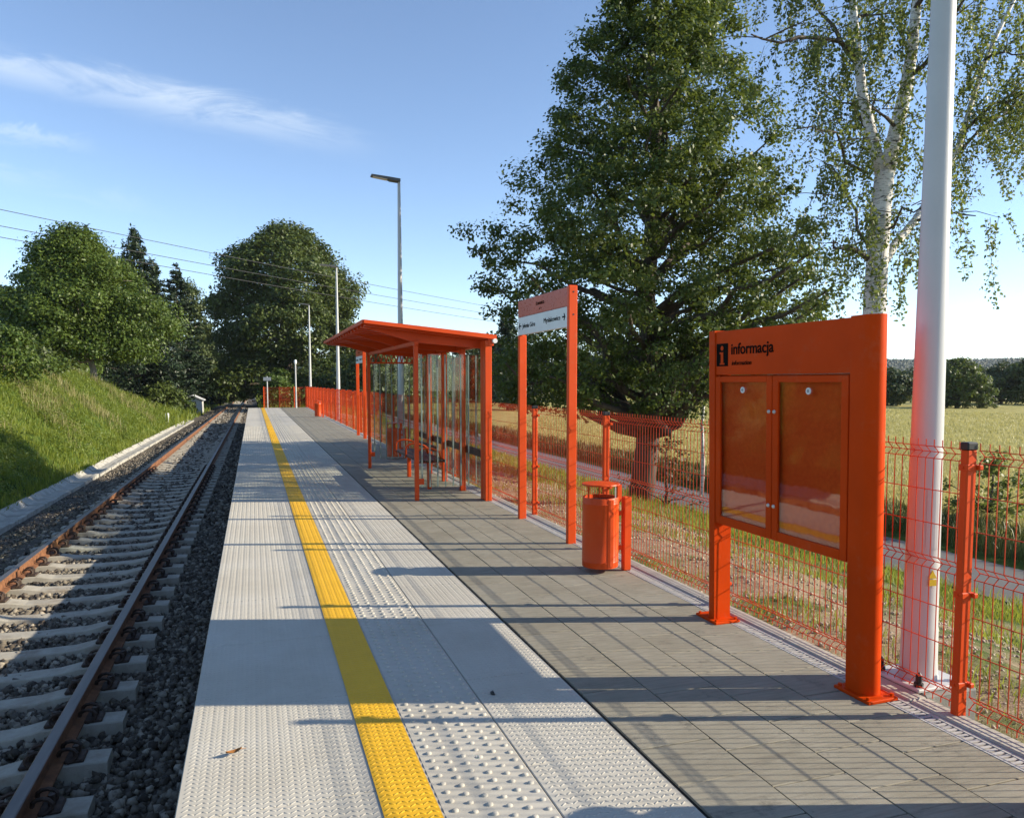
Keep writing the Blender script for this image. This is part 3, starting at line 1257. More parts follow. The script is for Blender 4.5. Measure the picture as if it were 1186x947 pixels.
def blades(cx, cy, cz, h, w, lean=.35):
    n = len(cx)
    az = rng.uniform(0, 6.28, n)
    la = rng.uniform(0, 6.28, n)
    lm = rng.uniform(.1, 1, n) * lean
    hx, hy = np.cos(az) * w / 2, np.sin(az) * w / 2
    base = np.stack([cx, cy, cz], 1)
    side = np.stack([hx, hy, np.zeros(n)], 1)
    ld = np.stack([np.cos(la), np.sin(la), np.zeros(n)], 1)
    mid = base + ld * (h * lm * .35)[:, None] + np.array([0, 0, 1]) * (h * .58)[:, None]
    tip = base + ld * (h * lm)[:, None] + np.array([0, 0, 1]) * (h * (1 - lm * .3))[:, None]
    P = np.stack([base - side, base + side, mid + side * .75, mid - side * .75, tip + side * .08, tip - side * .08], 1)
    F = np.array([(0, 1, 2, 3), (3, 2, 4, 5)])
    return P.reshape(-1, 3), (F[None] + (np.arange(n) * 6)[:, None, None]).reshape(-1, 4)


def patch(x, y, s, seed):
    r = np.random.default_rng(seed)
    a = np.zeros_like(x)
    for k in range(5):
        f = r.uniform(.4, 1.8) / s; an = r.uniform(0, 6.28)
        a += np.sin((x * math.cos(an) + y * math.sin(an)) * f * 6.28 + r.uniform(0, 6.28))
    return a / 5


# grass bank on the left
def scatter(n, x0, x1, y0, y1, near=0):
    x = rng.uniform(x0, x1, n)
    u = rng.uniform(0, 1, n)
    y = y0 + (y1 - y0) * (u ** 1.6 if near else u)
    return x, y


x, y = scatter(95000, -10.5, -4.64, 11, 70, 1)
d = patch(x, y, 5, 3)
keep = d > -.62
x, y = x[keep], y[keep]
dist = np.hypot(x, y)
h = rng.uniform(.10, .33, len(x)) * (1 + .4 * patch(x, y, 3, 11))
V1 = blades(x, y, ground_z(x, y) - .03, h, .010 + .00055 * dist, .6)
tag(link_mesh('bank_grass', np_mesh('bank_grass', *V1), M['grass']), kind='stuff')
x, y = scatter(26000, -10.5, -5.3, 14, 60, 1)
keep = (patch(x, y, 6, 21) + .35 * np.exp(-((x + 7.1) / 1.1) ** 2)) > .36
x, y = x[keep], y[keep]
dist = np.hypot(x, y)
V1 = blades(x, y, ground_z(x, y), rng.uniform(.3, .62, len(x)), .006 + .0004 * dist, .4)
tag(link_mesh('bank_dry_grass', np_mesh('bank_dry_grass', *V1), M['grass_dry']), kind='stuff')
# weeds of the bank: leafy tufts
x, y = scatter(12000, -10.8, -5.1, 13, 66, 1)
keep = patch(x, y, 4, 33) > -.15
x, y = x[keep], y[keep]
per = 20
ci = np.repeat(np.arange(len(x)), per)
P = np.stack([x, y, ground_z(x, y) + .12], 1)[ci] + rng.normal(size=(len(ci), 3)) * np.array([.16, .16, .13])
V1 = leaf_quads(P, np.tile([.3, 0, .8], (len(P), 1)), .065, .6, .2, .6)
tag(link_mesh('bank_weeds', np_mesh('bank_weeds', *V1), M['weed']), kind='stuff')

# verge on the right of the fence
x, y = scatter(110000, 3.4, 9.2, -1, 40, 1)
d = patch(x, y, 2.2, 5) + .28 * np.clip((x - 5.2) / 2, -1, 1.5) + .02
keep = d > rng.uniform(-.05, .42, len(x))
x, y = x[keep], y[keep]
dist = np.hypot(x, y)
V1 = blades(x, y, ground_z(x, y) - .02, rng.uniform(.04, .14, len(x)) * (1 + np.clip((x - 5.5) * .35, 0, 1.3)), .004 + .0006 * dist, .8)
tag(link_mesh('verge_grass', np_mesh('verge_grass', *V1), M['grass']), kind='stuff')
x, y = scatter(20000, 3.5, 9.0, -1, 40, 1)
keep = patch(x, y, 2.0, 15) > .05
x, y = x[keep], y[keep]
V1 = blades(x, y, ground_z(x, y) - .02, rng.uniform(.08, .28, len(x)), .003 + .0005 * np.hypot(x, y), .7)
tag(link_mesh('verge_dry_grass', np_mesh('verge_dry_grass', *V1), M['grass_dry']), kind='stuff')
V1 = rocks(7000, 3.3, 6.6, 0, 14, .008, .026, ground_z)
tag(link_mesh('verge_gravel', np_mesh('verge_gravel', *V1), plain('verge_stone', (.33, .28, .21), .9, 0, .35, 25)), kind='stuff')

# edge of the crop and the crop itself
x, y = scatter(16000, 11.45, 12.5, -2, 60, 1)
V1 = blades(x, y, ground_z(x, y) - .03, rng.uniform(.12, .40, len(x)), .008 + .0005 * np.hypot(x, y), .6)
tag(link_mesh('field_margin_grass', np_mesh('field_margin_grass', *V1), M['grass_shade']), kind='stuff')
n = 150000
u = rng.uniform(0, 1, n)
x = 12.7 + 48 * u ** 1.8
y = rng.uniform(0, 1, n) * (20 + x * 1.6) - 2 + 0.15 * x
V1 = blades(x, y, ground_z(x, y) - .05, rng.uniform(.10, .22, n), .005 + .0007 * np.hypot(x, y), .6)
tag(link_mesh('crop_stalks', np_mesh('crop_stalks', *V1), M['wheat']), kind='stuff')
# meadow grass beyond the platform end
x = rng.uniform(-9, 9, 12000); y = rng.uniform(51.5, 190, 12000)
keep = (np.abs(x - TX) > 2.4)
x, y = x[keep], y[keep]
V1 = blades(x, y, ground_z(x, y) - .03, rng.uniform(.3, .9, len(x)), .10 * rng.uniform(.7, 1.3, len(x)), .6)
tag(link_mesh('far_meadow_grass', np_mesh('far_meadow_grass', *V1), M['grass']), kind='stuff')

# ------------------------------------------------------------------ mesh fence along the platform
FX = 3.215
fence = thing('mesh_fence', (FX, P0, 0), 'long orange welded mesh fence with square posts along the platform edge', 'fence')
ZH = [1.295, 1.265, 1.235, 1.075, .905, .735, .705, .675, .49, .31, .10, .07, .04]
VAP = {1.265: .032, .705: .032, .07: .032}


def fence_panel_mb(y0, y1):
    mb = MB()
    r = .0026
    xo = FX + .034
    n = int(round((y1 - y0) / .05))
    for k in range(n + 1):
        yy = y0 + (y1 - y0) * k / n
        pts = [(xo, yy, .012)]
        for z in reversed(ZH):
            pts.append((xo + VAP.get(z, 0), yy, z))
        pts.append((xo, yy, 1.33))
        mb.tube(pts, r, 4, sq=.5)
    for z in ZH:
        xx = xo + VAP.get(z, 0) + .005
        mb.tube([(xx, y0 - .01, z), (xx, y1 + .01, z)], r * 1.15, 4, sq=.5)
    return mb


def fence_post_mb(yc):
    mb = MB()
    mb.box(FX - .030, FX + .030, yc - .022, yc + .022, -.25, 1.30, .006)
    return mb


def cap_mb(yc):
    mb = MB()
    mb.box(FX - .033, FX + .033, yc - .025, yc + .025, 1.297, 1.335, .006)
    return mb


def clamp_mb(yc, z):
    mb = MB()
    mb.box(FX - .034, FX + .0235, yc - .026, yc + .026, z - .016, z + .016, .004)
    mb.box(FX + .0236, FX + .050, yc - .042, yc + .042, z - .012, z + .012, .004)
    mb.tube([(FX - .0335, yc, z), (FX - .040, yc, z)], .006, 6)
    return mb


post0 = fence_post_mb(.8).build('fence_post', M['orange'], fence)
cap0 = cap_mb(.8).build('post_cap', M['black'], post0)
clamps = [clamp_mb(.8, z).build('clamp', M['orange'], post0) for z in (1.215, .60, .16)]
pan0 = fence_panel_mb(.832, 2.768).build('mesh_panel', M['orange_wire'], fence, fix=False)
nP = 0
for k in range(-2, 26):
    yy = .8 + 2 * k
    if yy > P1 - .1: break
    dz = 0
    if k == 0:
        continue
    p = post0.copy(); col.objects.link(p); p.parent = fence; p.location = (0, 2 * k, 0)
    for s in [cap0] + clamps:
        q = s.copy(); col.objects.link(q); q.parent = p
    q = pan0.copy(); col.objects.link(q); q.parent = fence; q.location = (0, 2 * k, 0)

# railing across the far end of the platform
endf = thing('end_railing', (.6, P1 - .15, 0), 'dark orange mesh railing closing off the far end of the platform', 'fence')
for xx in (.62, 1.55, 2.45, 3.15):
    mb = MB(); mb.box(xx - .03, xx + .03, P1 - .18, P1 - .12, -.01, 1.32, .006)
    mb.build('railing_post', M['orange'], endf)
mb = MB()
for k in range(51):
    xx = .65 + k * .05
    mb.tube([(xx, P1 - .11, .04), (xx, P1 - .11, 1.28)], .004, 4)
for z in (1.25, .9, .5, .08):
    mb.tube([(.6, P1 - .106, z), (3.2, P1 - .106, z)], .006, 4)
mb.build('mesh_panel', M['orange_wire'], endf, fix=False)

# ------------------------------------------------------------------ information board
BX = 2.93
board = thing('information_board', (2.99, 3.83, 0), 'large orange information board with two glazed notice windows in front of the fence', 'notice board')


def stadium(y_flat, y_round, x0, x1, n=14):
    """plan outline of a post: square on one side, half-round on the other"""
    r = (x1 - x0) / 2
    s = 1 if y_round > y_flat else -1
    yc = y_round - s * r
    pts = [(x0, y_flat), (x0, yc)]
    for k in range(1, n):
        a = math.pi * k / n
        pts.append(((x0 + x1) / 2 - r * math.cos(a), yc + s * r * math.sin(a)))
    pts += [(x1, yc), (x1, y_flat)]
    return pts


for (yf, yr) in ((3.235, 3.085), (4.465, 4.575)):
    mb = MB()
    mb.prism(stadium(yf, yr, BX - .002, BX + .122), 'z', .012, 1.955)
    po = mb.build('post', M['orange_board'], board, angle=40)
    mb = MB()
    ym = (yf + yr) / 2
    mb.box(BX - .035, BX + .155, ym - .125, ym + .125, 0, .018, .004)
    for sx in (BX - .015, BX + .135):
        for sy in (-.10, .10):
            mb.tube([(sx, ym + sy, .018), (sx, ym + sy, .032)], .011, 6)
    mb.build('base_plate', M['orange_board'], po)
# body: header, surround and back tray
mb = MB()
mb.box(BX + .006, BX + .110, 3.236, 4.464, 1.665, 1.948, .003)
mb.build('header_panel', M['orange_board'], board)
mb = MB()
mb.box(BX + .040, BX + .110, 3.236, 4.464, .675, 1.663, .002)
mb.build('back_panel', M['backing'], board)
mb = MB()
mb.box(BX + .020, BX + .0398, 3.236, 3.262, .675, 1.663, .002)
mb.box(BX + .020, BX + .0398, 4.438, 4.464, .675, 1.663, .002)
mb.box(BX + .020, BX + .0398, 3.2622, 4.4378, .675, .70, .002)
mb.build('case_edge', M['orange_board'], board)
for di, (y0, y1) in enumerate(((3.250, 3.868), (3.874, 4.462))):
    fr = MB()
    f = .052
    x0, x1 = BX + .002, BX + .019
    z0, z1 = .684, 1.655
    fr.box(x0, x1, y0, y0 + f, z0, z1, .003)
    fr.box(x0, x1, y1 - f, y1, z0, z1, .003)
    fr.box(x0 + .0006, x1, y0 + f, y1 - f, z0, z0 + f, .002)
    fr.box(x0 + .0006, x1, y0 + f, y1 - f, z1 - f * .7, z1, .002)
    d = fr.build('window_door', M['orange_board'], board)
    gl = MB()
    gl.box(x0 + .009, x0 + .013, y0 + f - .004, y1 - f + .004, z0 + f - .004, z1 - f * .7 + .004)
    gl.build('pane', M['pane'], d)
    ym = (y0 + y1) / 2
    lk = MB()
    for r0, r1, xx in ((.0165, .0165, 0),):
        lk.tube([(x0 + .008, ym, z1 - .085), (x0 + .002, ym, z1 - .085)], .019, 18)
    lo = lk.build('lock', M['white'], d)
    lk = MB()
    lk.tube([(x0 + .0018, ym, z1 - .085), (x0 + .001, ym, z1 - .085)], .010, 14)
    lk.build('lock_core', M['steel_grey'], lo)
    yk = y1 - .022 if di == 0 else y0 + .022
    for zz in (z1 - .21, z0 + .20):
        kb = MB()
        kb.lathe((0, 0, 0), [(.012, 0), (.012, .004), (.008, .010)], 12)
        kb.v = [(x0 - v[2], yk + v[0], zz + v[1]) for v in kb.v]
        kb.build('fastener', M['chrome'], d)
hd = [o for o in bpy.data.objects if o.name.startswith('header_panel')][0]
mb = MB(); mb.box(BX + .0035, BX + .007, 4.325, 4.452, 1.722, 1.868, 0)
sq = mb.build('info_symbol', M['ink'], hd)
mb = MB()
ys_c = 4.388
mb.tube([(BX + .0034, ys_c, 1.838), (BX + .002, ys_c, 1.838)], .0155, 18)
mb.box(BX + .002, BX + .0034, ys_c - .014, ys_c + .014, 1.742, 1.812)
mb.box(BX + .0021, BX + .0034, ys_c + .014, ys_c + .026, 1.800, 1.812)
mb.box(BX + .0021, BX + .0034, ys_c - .026, ys_c - .014, 1.732, 1.742)
mb.box(BX + .0022, BX + .0034, ys_c + .014, ys_c + .026, 1.732, 1.742)
mb.box(BX + .0023, BX + .0034, ys_c - .014, ys_c + .014, 1.7318, 1.7422)
mb.build('letter_i', M['orange_board'], sq)
text('lettering', 'informacja', .098, (BX + .0045, 4.292, 1.796), M['ink'], hd, width=.425, bold=.0012)
text('lettering', 'information', .040, (BX + .0045, 4.285, 1.727), M['ink'], hd, width=.205, shear=.25)
board.rotation_euler = (0, -R(1.1), 0)

# ------------------------------------------------------------------ station name signs
SX = 2.985


def name_sign(Y, label):
    """two posts along the platform, orange plate over white plate"""
    t_ = thing('station_sign', (SX, Y, 0), label, 'station sign', 'station name signs')
    hole = []
    for yy, top in ((Y - .77, 2.565), (Y + .73, 2.16)):
        mb = MB()
        mb.box(SX - .028, SX + .062, yy - .028, yy + .028, -.01, top, .006)
        po = mb.build('post', M['orange'], t_)
        if top > 2.5:
            mb = MB()
            for zz in (2.50, 2.28):
                mb.tube([(SX + .02, yy - .0275, zz), (SX + .02, yy - .030, zz)], .009, 10)
            mb.build('bolt_hole', M['black'], po)
    mb = MB(); mb.box(SX - .020, SX + .02, Y - .738, Y + .770, 2.366, 2.555, .003)
    p1 = mb.build('name_panel', M['orange_sheet'], t_)
    mb = MB(); mb.box(SX - .020, SX + .02, Y - .738, Y + .770, 2.160, 2.363, .003)
    p2 = mb.build('direction_panel', M['sign_white'], t_)
    mb = MB(); mb.box(SX + .021, SX + .05, Y + .74, Y + .765, 2.162, 2.553, .003)
    mb.build('edge_bar', M['orange'], t_)
    xf = SX - .0215
    text('lettering', 'Łomnica', .060, (xf, Y + .165, 2.455), M['ink'], p1, width=.26)
    text('lettering', 'p. o.', .026, (xf, Y + .06, 2.408), M['ink'], p1, width=.075)
    text('lettering', 'Jelenia Góra', .072, (xf, Y + .605, 2.235), M['ink'], p2, width=.42)
    text('lettering', 'Mysłakowice', .072, (xf, Y - .075, 2.245), M['ink'], p2, width=.47)

    def arrow(yc, s, zc):
        mb = MB()
        mb.box(xf - .0015, xf + .0008, yc - .035, yc + .035, zc - .007, zc + .007)
        for sg in (1, -1):
            poly = [(yc + s * .045, zc + sg * .002), (yc + s * .030, zc + sg * .002), (yc + s * .004, zc + sg * .034), (yc + s * .018, zc + sg * .036)]
            mb.prism(poly, 'x', xf - .0018, xf + .0008)
        mb.build('arrow', M['ink'], p2)
    arrow(Y + .69, 1, 2.262)
    arrow(Y - .64, -1, 2.268)
    return t_


name_sign(7.92, 'tall orange and white station name sign on two posts between bin and shelter')
name_sign(23.1, 'farther orange station name sign on two posts seen beyond the shelter')

# ------------------------------------------------------------------ litter bins
BINC = (2.80, 6.02)


def litter_bin():
    cx, cy = BINC
    t_ = thing('litter_bin', (cx, cy, 0), 'orange round litter bin standing between information board and station sign', 'litter bin', 'orange litter bins')
    r = .155
    mb = MB()
    mb.lathe((cx, cy, 0), [(r - .012, .050), (r - .004, .044), (r, .052), (r, .09), (r + .003, .095), (r, .10), (r, .585), (r + .003, .59), (r, .596), (r, .635), (r - .004, .642), (r - .012, .640), (r - .014, .2), (r - .014, .06)], 40, closed=False)
    body = mb.build('body', M['orange'], t_, angle=35)
    mb = MB()
    mb.box(cx + .0, cx + .05, cy - r - .004, cy - r + .02, .06, .63, .002)
    mb.build('seam', M['orange'], body)
    mb = MB()
    mb.lathe((cx, cy, 0), [(r - .016, .07), (r - .016, .61)], 30)
    mb.build('liner', M['black'], body)
    mb = MB()
    mb.lathe((cx, cy, 0), [(r + .004, .742), (r + .008, .748), (r + .004, .756), (.02, .768)], 40)
    lid = mb.build('lid', M['orange'], t_, angle=35)
    for a in (200, 305, 70):
        an = R(a)
        x_, y_ = cx + (r - .012) * math.cos(an), cy + (r - .012) * math.sin(an)
        mb = MB()
        mb.tube([(x_, y_, .60), (x_, y_, .745)], .010 if a == 200 else .008, 6)
        mb.build('strut', M['orange'] if a != 305 else M['chrome'], lid)
    an = R(-25)
    mb = MB()
    mb.box(cx + .125, cx + .165, cy - .07, cy - .045, .60, .746, .002)
    mb.build('strut', M['orange'], lid)
    mb = MB()
    mb.box(cx + .185, cx + .255, cy - .085, cy - .025, 0, .64, .008)
    pst = mb.build('post', M['orange'], t_)
    mb = MB()
    mb.box(cx + .14, cx + .19, cy - .06, cy - .05, .18, .22)
    mb.box(cx + .14, cx + .19, cy - .06, cy - .05, .48, .52)
    mb.build('bracket', M['orange'], t_)
    return t_


bin0 = litter_bin()
for yy, lab in ((1.93, 'nearest orange litter bin beside the platform fence, in front of the information board'),
                (16.35, 'orange litter bin just beyond the glass end of the shelter'),
                (36.6, 'farthest orange litter bin near the far end of the platform fence')):
    b = copy_tree(bin0)
    b.location = (BINC[0] + (0.09 if yy < 3 else 0), yy, 0)
    b['label'] = lab

# ------------------------------------------------------------------ lamp posts
LX = 3.40


def lamp_post():
    t_ = thing('lamp_post', (LX, 3.22, 0), 'near white lamp post rising out of view behind the orange board', 'street lamp', 'platform lamp posts')
    y0 = 3.22
    H = 6.35
    mb = MB()
    mb.lathe((LX, y0, 0), [(.098, .03), (.092, .12), (.090, .30), (.0875, .31), (.085, .6), (.034, H)], 32)
    pole = mb.build('pole', M['steel_white'], t_, angle=40)
    mb = MB()
    mb.box(LX - .17, LX + .17, y0 - .17, y0 + .17, .012, .030, .004)
    plate = mb.build('base_plate', M['steel_white'], t_)
    for sx in (-1, 1):
        for sy in (-1, 1):
            mb = MB()
            mb.lathe((LX + sx * .13, y0 + sy * .13, .03), [(.024, 0), (.024, .02), (.016, .022), (.016, .06), (.006, .075)], 8)
            mb.build('anchor_bolt', M['black'], plate)
    mb = MB()
    mb.box(LX - .045, LX + .02, y0 - .03, y0 + .03, H - .02, H + .06, .01)
    ad = mb.build('arm', M['lamp_head'], t_)
    mb = MB()
    vs = [(LX + .02, H - .005), (LX - .22, H + .015), (LX - .25, H + .035), (LX - .66, H + .085), (LX - .66, H + .115), (LX - .25, H + .085), (LX + .02, H + .06)]
    mb.prism(vs, 'y', y0 - .11, y0 + .11)
    hd_ = mb.build('lamp_head', M['lamp_head'], t_)
    mb = MB()
    vs = [(LX - .28, H + .0325), (LX - .62, H + .0745), (LX - .62, H + .070), (LX - .28, H + .028)]
    mb.prism(vs, 'y', y0 - .09, y0 + .09)
    mb.build('lens', M['chrome'], hd_)
    mb = MB()
    n_ = 7
    vs = []
    for d in (.001, .005):
        for zz in (.74, 1.06):
            for k in range(n_):
                a_ = R(262 - 30 + 60 * k / (n_ - 1))
                rr_ = .0835 - (.0511 * (zz - .6) / 5.75) + d
                vs.append((LX + rr_ * math.cos(a_), y0 + rr_ * math.sin(a_), zz))
    fs = []
    for k in range(n_ - 1):
        fs += [(2 * n_ + k, 2 * n_ + k + 1, 3 * n_ + k + 1, 3 * n_ + k), (k + 1, k, n_ + k, n_ + k + 1),
               (k, k + 1, 2 * n_ + k + 1, 2 * n_ + k), (n_ + k + 1, n_ + k, 3 * n_ + k, 3 * n_ + k + 1)]
    fs += [(0, 2 * n_, 3 * n_, n_), (n_ - 1, 2 * n_ - 1, 4 * n_ - 1, 3 * n_ - 1)]
    mb.add(vs, fs)
    mb.build('access_hatch', M['steel_white'], pole)
    mb = MB()
    an = R(-58)
    px_, py_ = LX + .0868 * math.cos(R(258)), y0 + .0868 * math.sin(R(258))
    nx, ny = math.cos(R(258)), math.sin(R(258))
    tx_, ty_ = -ny, nx
    tri = [(-.024, .585), (.024, .585), (0, .628)]
    vs = [(px_ + tx_ * a + nx * d, py_ + ty_ * a + ny * d, z) for d in (0, .004) for a, z in tri]
    mb.add(vs, [(0, 1, 2), (3, 5, 4), (0, 3, 4, 1), (1, 4, 5, 2), (2, 5, 3, 0)])
    rect = [(-.022, .545), (.022, .545), (.022, .578), (-.022, .578)]
    vs = [(px_ + tx_ * a + nx * d, py_ + ty_ * a + ny * d, z) for d in (0, .004) for a, z in rect]
    mb.add(vs, [(0, 1, 2, 3), (7, 6, 5, 4), (0, 4, 5, 1), (1, 5, 6, 2), (2, 6, 7, 3), (3, 7, 4, 0)])
    mb.build('warning_sticker', M['yellow_sticker'], pole)
    return t_


lamp0 = lamp_post()
for yy, lab in ((18.75, 'grey lamp post rising just behind the shelter roof'),
                (33.4, 'white lamp post along the fence in front of the round lime tree'),
                (50.2, 'farthest and shortest looking white lamp post at the platform end')):
    l = copy_tree(lamp0)
    l.location = (LX, yy, 0)
    l['label'] = lab
mb = MB()
for yy in (3.22, 18.75, 33.4):
    pass
foot = MB(); foot.box(LX - .155, LX + .2, 3.02, 3.42, -.5, .010, .012)
tag(foot.build('lamp_footing', M['footing']), kind='structure')
for yy in (18.75, 33.4, 50.2):
    foot = MB(); foot.box(LX - .155, LX + .2, yy - .2, yy + .2, -.9, .010, .012)
    tag(foot.build('lamp_footing', M['footing']), kind='structure')

# small camera mast and sign at the far end
mast = thing('camera_mast', (2.5, 49.8, 0), 'slim pale mast with a small camera head at the far end of the platform', 'mast')
mb = MB(); mb.lathe((2.5, 49.8, 0), [(.06, 0), (.05, .5), (.04, 2.75)], 12); mb.build('pole', M['steel_white'], mast, angle=40)
mb = MB(); mb.lathe((2.5, 49.8, 2.70), [(.05, 0), (.085, .06), (.085, .2), (.05, .27)], 12); mb.build('camera_head', M['white'], mast, angle=40)
ts = thing('end_sign', (.83, 50.5, 0), 'small white plate on a thin post at the platform end beside the railing', 'sign')
mb = MB(); mb.tube([(.83, 50.5, -.01), (.83, 50.5, 1.95)], .035, 8); mb.build('post', M['steel_white'], ts)
mb = MB(); mb.box(.60, 1.06, 50.44, 50.46, 1.68, 1.90, .004); mb.build('plate', M['steel_grey'], ts)

# ------------------------------------------------------------------ shelter
sh = thing('platform_shelter', (2.55, 12.6, 0), 'orange waiting shelter with sloping roof and striped glass walls on the platform', 'shelter')
XA, XB = 1.36, 3.11
YA, YB = 10.0, 15.75


def roof_z(x):
    return 2.385 + (x - XA) / (XB - XA) * (2.215 - 2.385)


mb = MB()
mb.prism([(XA, roof_z(XA)), (XB, roof_z(XB)), (XB, roof_z(XB) + .018), (XA, roof_z(XA) + .018)], 'y', YA + .03, YB - .03)
roof = mb.build('roof', M['orange'], sh)
mb = MB()
for (y0, y1) in ((YA, YA + .028), (YB - .028, YB)):
    mb.prism([(XA - .01, roof_z(XA) - .022), (XB, roof_z(XB) - .03), (XB, roof_z(XB) + .03), (XA - .01, roof_z(XA) + .022)], 'y', y0, y1)
mb.box(XA - .03, XA - .002, YA + .0285, YB - .0285, roof_z(XA) - .0215, roof_z(XA) + .0215)
mb.build('fascia', M['orange'], roof)
mb = MB()
for k in range(16):
    yy = YA + .2 + k * (YB - YA - .4) / 15
    mb.prism([(XA + .02, roof_z(XA + .02) - .002), (XB - .02, roof_z(XB - .02) - .002), (XB - .02, roof_z(XB - .02) - .045), (XA + .02, roof_z(XA + .02) - .045)], 'y', yy - .06, yy + .06)
mb.build('soffit_rib', M['orange'], roof)
for yy in (10.36, 11.78, 13.2, 14.62):
    mb = MB()
    mb.prism([(XA + .03, roof_z(XA + .03) - .032), (XB - .02, roof_z(XB - .02) - .032), (XB - .02, roof_z(XB - .02) - .15), (2.06, roof_z(2.06) - .17), (XA + .03, roof_z(XA) - .055)], 'y', yy - .025, yy + .025)
    mb.build('roof_beam', M['orange'], sh)
mb = MB()
mb.box(3.0, 3.08, YA + .04, YB - .04, 2.10, 2.19, .004)
mb.box(2.05, 2.11, YA + .30, YB - .80, roof_z(2.08) - .20, roof_z(2.08) - .152, .004)
mb.build('eaves_rail', M['orange'], sh)
# lattice under the roof at the far end
mb = MB()
zt, zb = 2.15, 1.99
mb.box(2.09, 2.98, 14.70, 14.74, zt, zt + .03)
mb.box(2.09, 2.98, 14.70, 14.74, zb - .03, zb)
for k in range(9):
    xa = 2.10 + k * .098
    mb.tube([(xa, 14.72, zb), (xa + .049, 14.72, zt)], .011, 5)
    mb.tube([(xa + .049, 14.72, zt), (xa + .098, 14.72, zb)], .011, 5)
mb.build('lattice', M['orange'], sh)
for (x, y, w) in ((2.09, 10.40, .028), (2.05, 14.64, .028)):
    mb = MB(); mb.box(x - w, x + w, y - w, y + w, 0, roof_z(x) - .17, .005)
    po = mb.build('front_post', M['orange'], sh)
    mb = MB(); mb.box(x - .012, x + .10, y - .008, y + .008, .22, .30); mb.build('fixing_lug', M['orange'], po)
mb = MB()
mb.box(2.962, 3.055, 10.05, 10.13, 0, 2.175, .006)
mb.box(2.966, 3.050, 10.1315, 10.21, 0, 2.175, .006)
mb.box(2.962, 3.055, 10.2115, 10.29, 0, 2.175, .006)
cp = mb.build('corner_post', M['orange'], sh)
mb = MB(); mb.tube([(3.085, 9.985, 2.165), (3.085, 15.76, 2.165)], .032, 10); mb.build('gutter', M['white'], sh)
for y in (11.16, 12.33, 13.45, 14.66):
    mb = MB(); mb.box(2.895, 2.975, y - .04, y + .04, 0, 2.10, .006); mb.build('back_post', M['orange'], sh)


def glass_wall(kind, a, b, c, z0=.15, z1=2.0):
    mb = MB()
    if kind == 'x': mb.box(a, b, c - .005, c + .005, z0, z1)
    else: mb.box(c - .005, c + .005, a, b, z0, z1)
    g = mb.build('glass_wall', M['glass'], sh)
    mb = MB()
    sp_ = .112 if kind == 'x' else .36
    n = int((b - a) / sp_) + 1
    for k in range(n):
        p = a + .07 + k * sp_
        if p > b - .02: break
        if kind == 'x': mb.box(p - .009, p + .009, c - .0068, c + .0068, z0 + .0, z1 - .005)
        else: mb.box(c - .0068, c + .0068, p - .009, p + .009, z0 + .0, z1 - .005)
    mb.build('bird_stripe', M['stripe'], g)


glass_wall('x', 2.14, 2.955, 10.62)
glass_wall('x', 2.10, 2.89, 14.80)
glass_wall('y', 11.22, 12.27, 3.035)
glass_wall('y', 12.39, 13.39, 3.035)
glass_wall('y', 13.51, 14.60, 3.035)
glass_wall('y', 10.34, 11.10, 3.035)
mb = MB()
mb.box(2.985, 3.02, 10.30, 14.62, .57, .675, .004)
mb.build('leaning_rail', M['brown'], sh)
mb = MB()
mb.box(2.86, 2.89, 12.7, 14.6, .44, .545, .004)
mb.build('leaning_rail', M['brown'], sh)

bench = thing('bench', (2.5, 12.3, 0), 'brown slatted bench with curved orange armrests inside the shelter', 'bench')
mb = MB()
for k in range(4):
    x0 = 2.30 + k * .105
    mb.box(x0, x0 + .09, 11.25, 13.35, .425, .46, .006)
mb.build('seat', M['brown'], bench)
for yy in (11.4, 12.3, 13.2):
    mb = MB()
    pts = [(2.30, yy, .41)]
    for k in range(9):
        a = math.pi * (1 - k / 8)
        pts.append((2.42 + .12 * math.cos(a) if k < 5 else 2.42 + .12 * math.cos(a) + .10 * (k - 4) / 4, yy, .56 + .07 * math.sin(a)))
    pts.append((2.66, yy, .46))
    mb.tube(pts, .016, 7)
    mb.build('armrest', M['orange'], bench, smooth=True)
for yy in (11.5, 13.1):
    mb = MB(); mb.box(2.47, 2.53, yy - .03, yy + .03, 0, .40, .004); mb.box(2.32, 2.68, yy - .025, yy + .025, .395, .424, .003)
    mb.build('leg', M['orange'], bench)

# ------------------------------------------------------------------ small things
mb = MB(); mb.box(-.11, .11, -.06, .06, -.1, .62, .02)
ms = mb.build('marker_post', M['white'])
ms.location = (-5.25, 54.0, float(ground_z(-5.25, 54.0)))
tag(ms, 'short white lineside marker post in the grass at the foot of the bank', 'marker post')

pts = at(271, 875, 1) - np.array([0, 0, CAM_H])
lx, ly = (pts / pts[2] * -CAM_H)[:2]
vs, fs = [], []
for k in range(9):
    s = k / 8
    w = .016 * math.sin(math.pi * s) ** .8 + .0006
    zc = .012 + .010 * (2 * s - 1) ** 2
    vs += [(-.035 + .07 * s, -w, zc + .007), (-.035 + .07 * s, 0, zc), (-.035 + .07 * s, w, zc + .006)]
for k in range(8):
    fs += [(3 * k, 3 * k + 1, 3 * k + 4, 3 * k + 3), (3 * k + 1, 3 * k + 2, 3 * k + 5, 3 * k + 4)]
vs2 = [(x, y, z + .0012) for x, y, z in vs]
n0 = len(vs)
mb = MB(); mb.add(vs + vs2, [f[::-1] for f in fs] + [tuple(i + n0 for i in f) for f in fs]); mb.tube([(.034, 0, .02), (.055, .004, .016)], .0012, 4)
lf = mb.build('fallen_leaf', M['dead_leaf'], fix=False)
lf.location = (lx, ly, .002); lf.rotation_euler = (0, 0, R(20))
tag(lf, 'curled brown fallen leaf lying alone on the pale slabs near the platform edge', 'leaf')

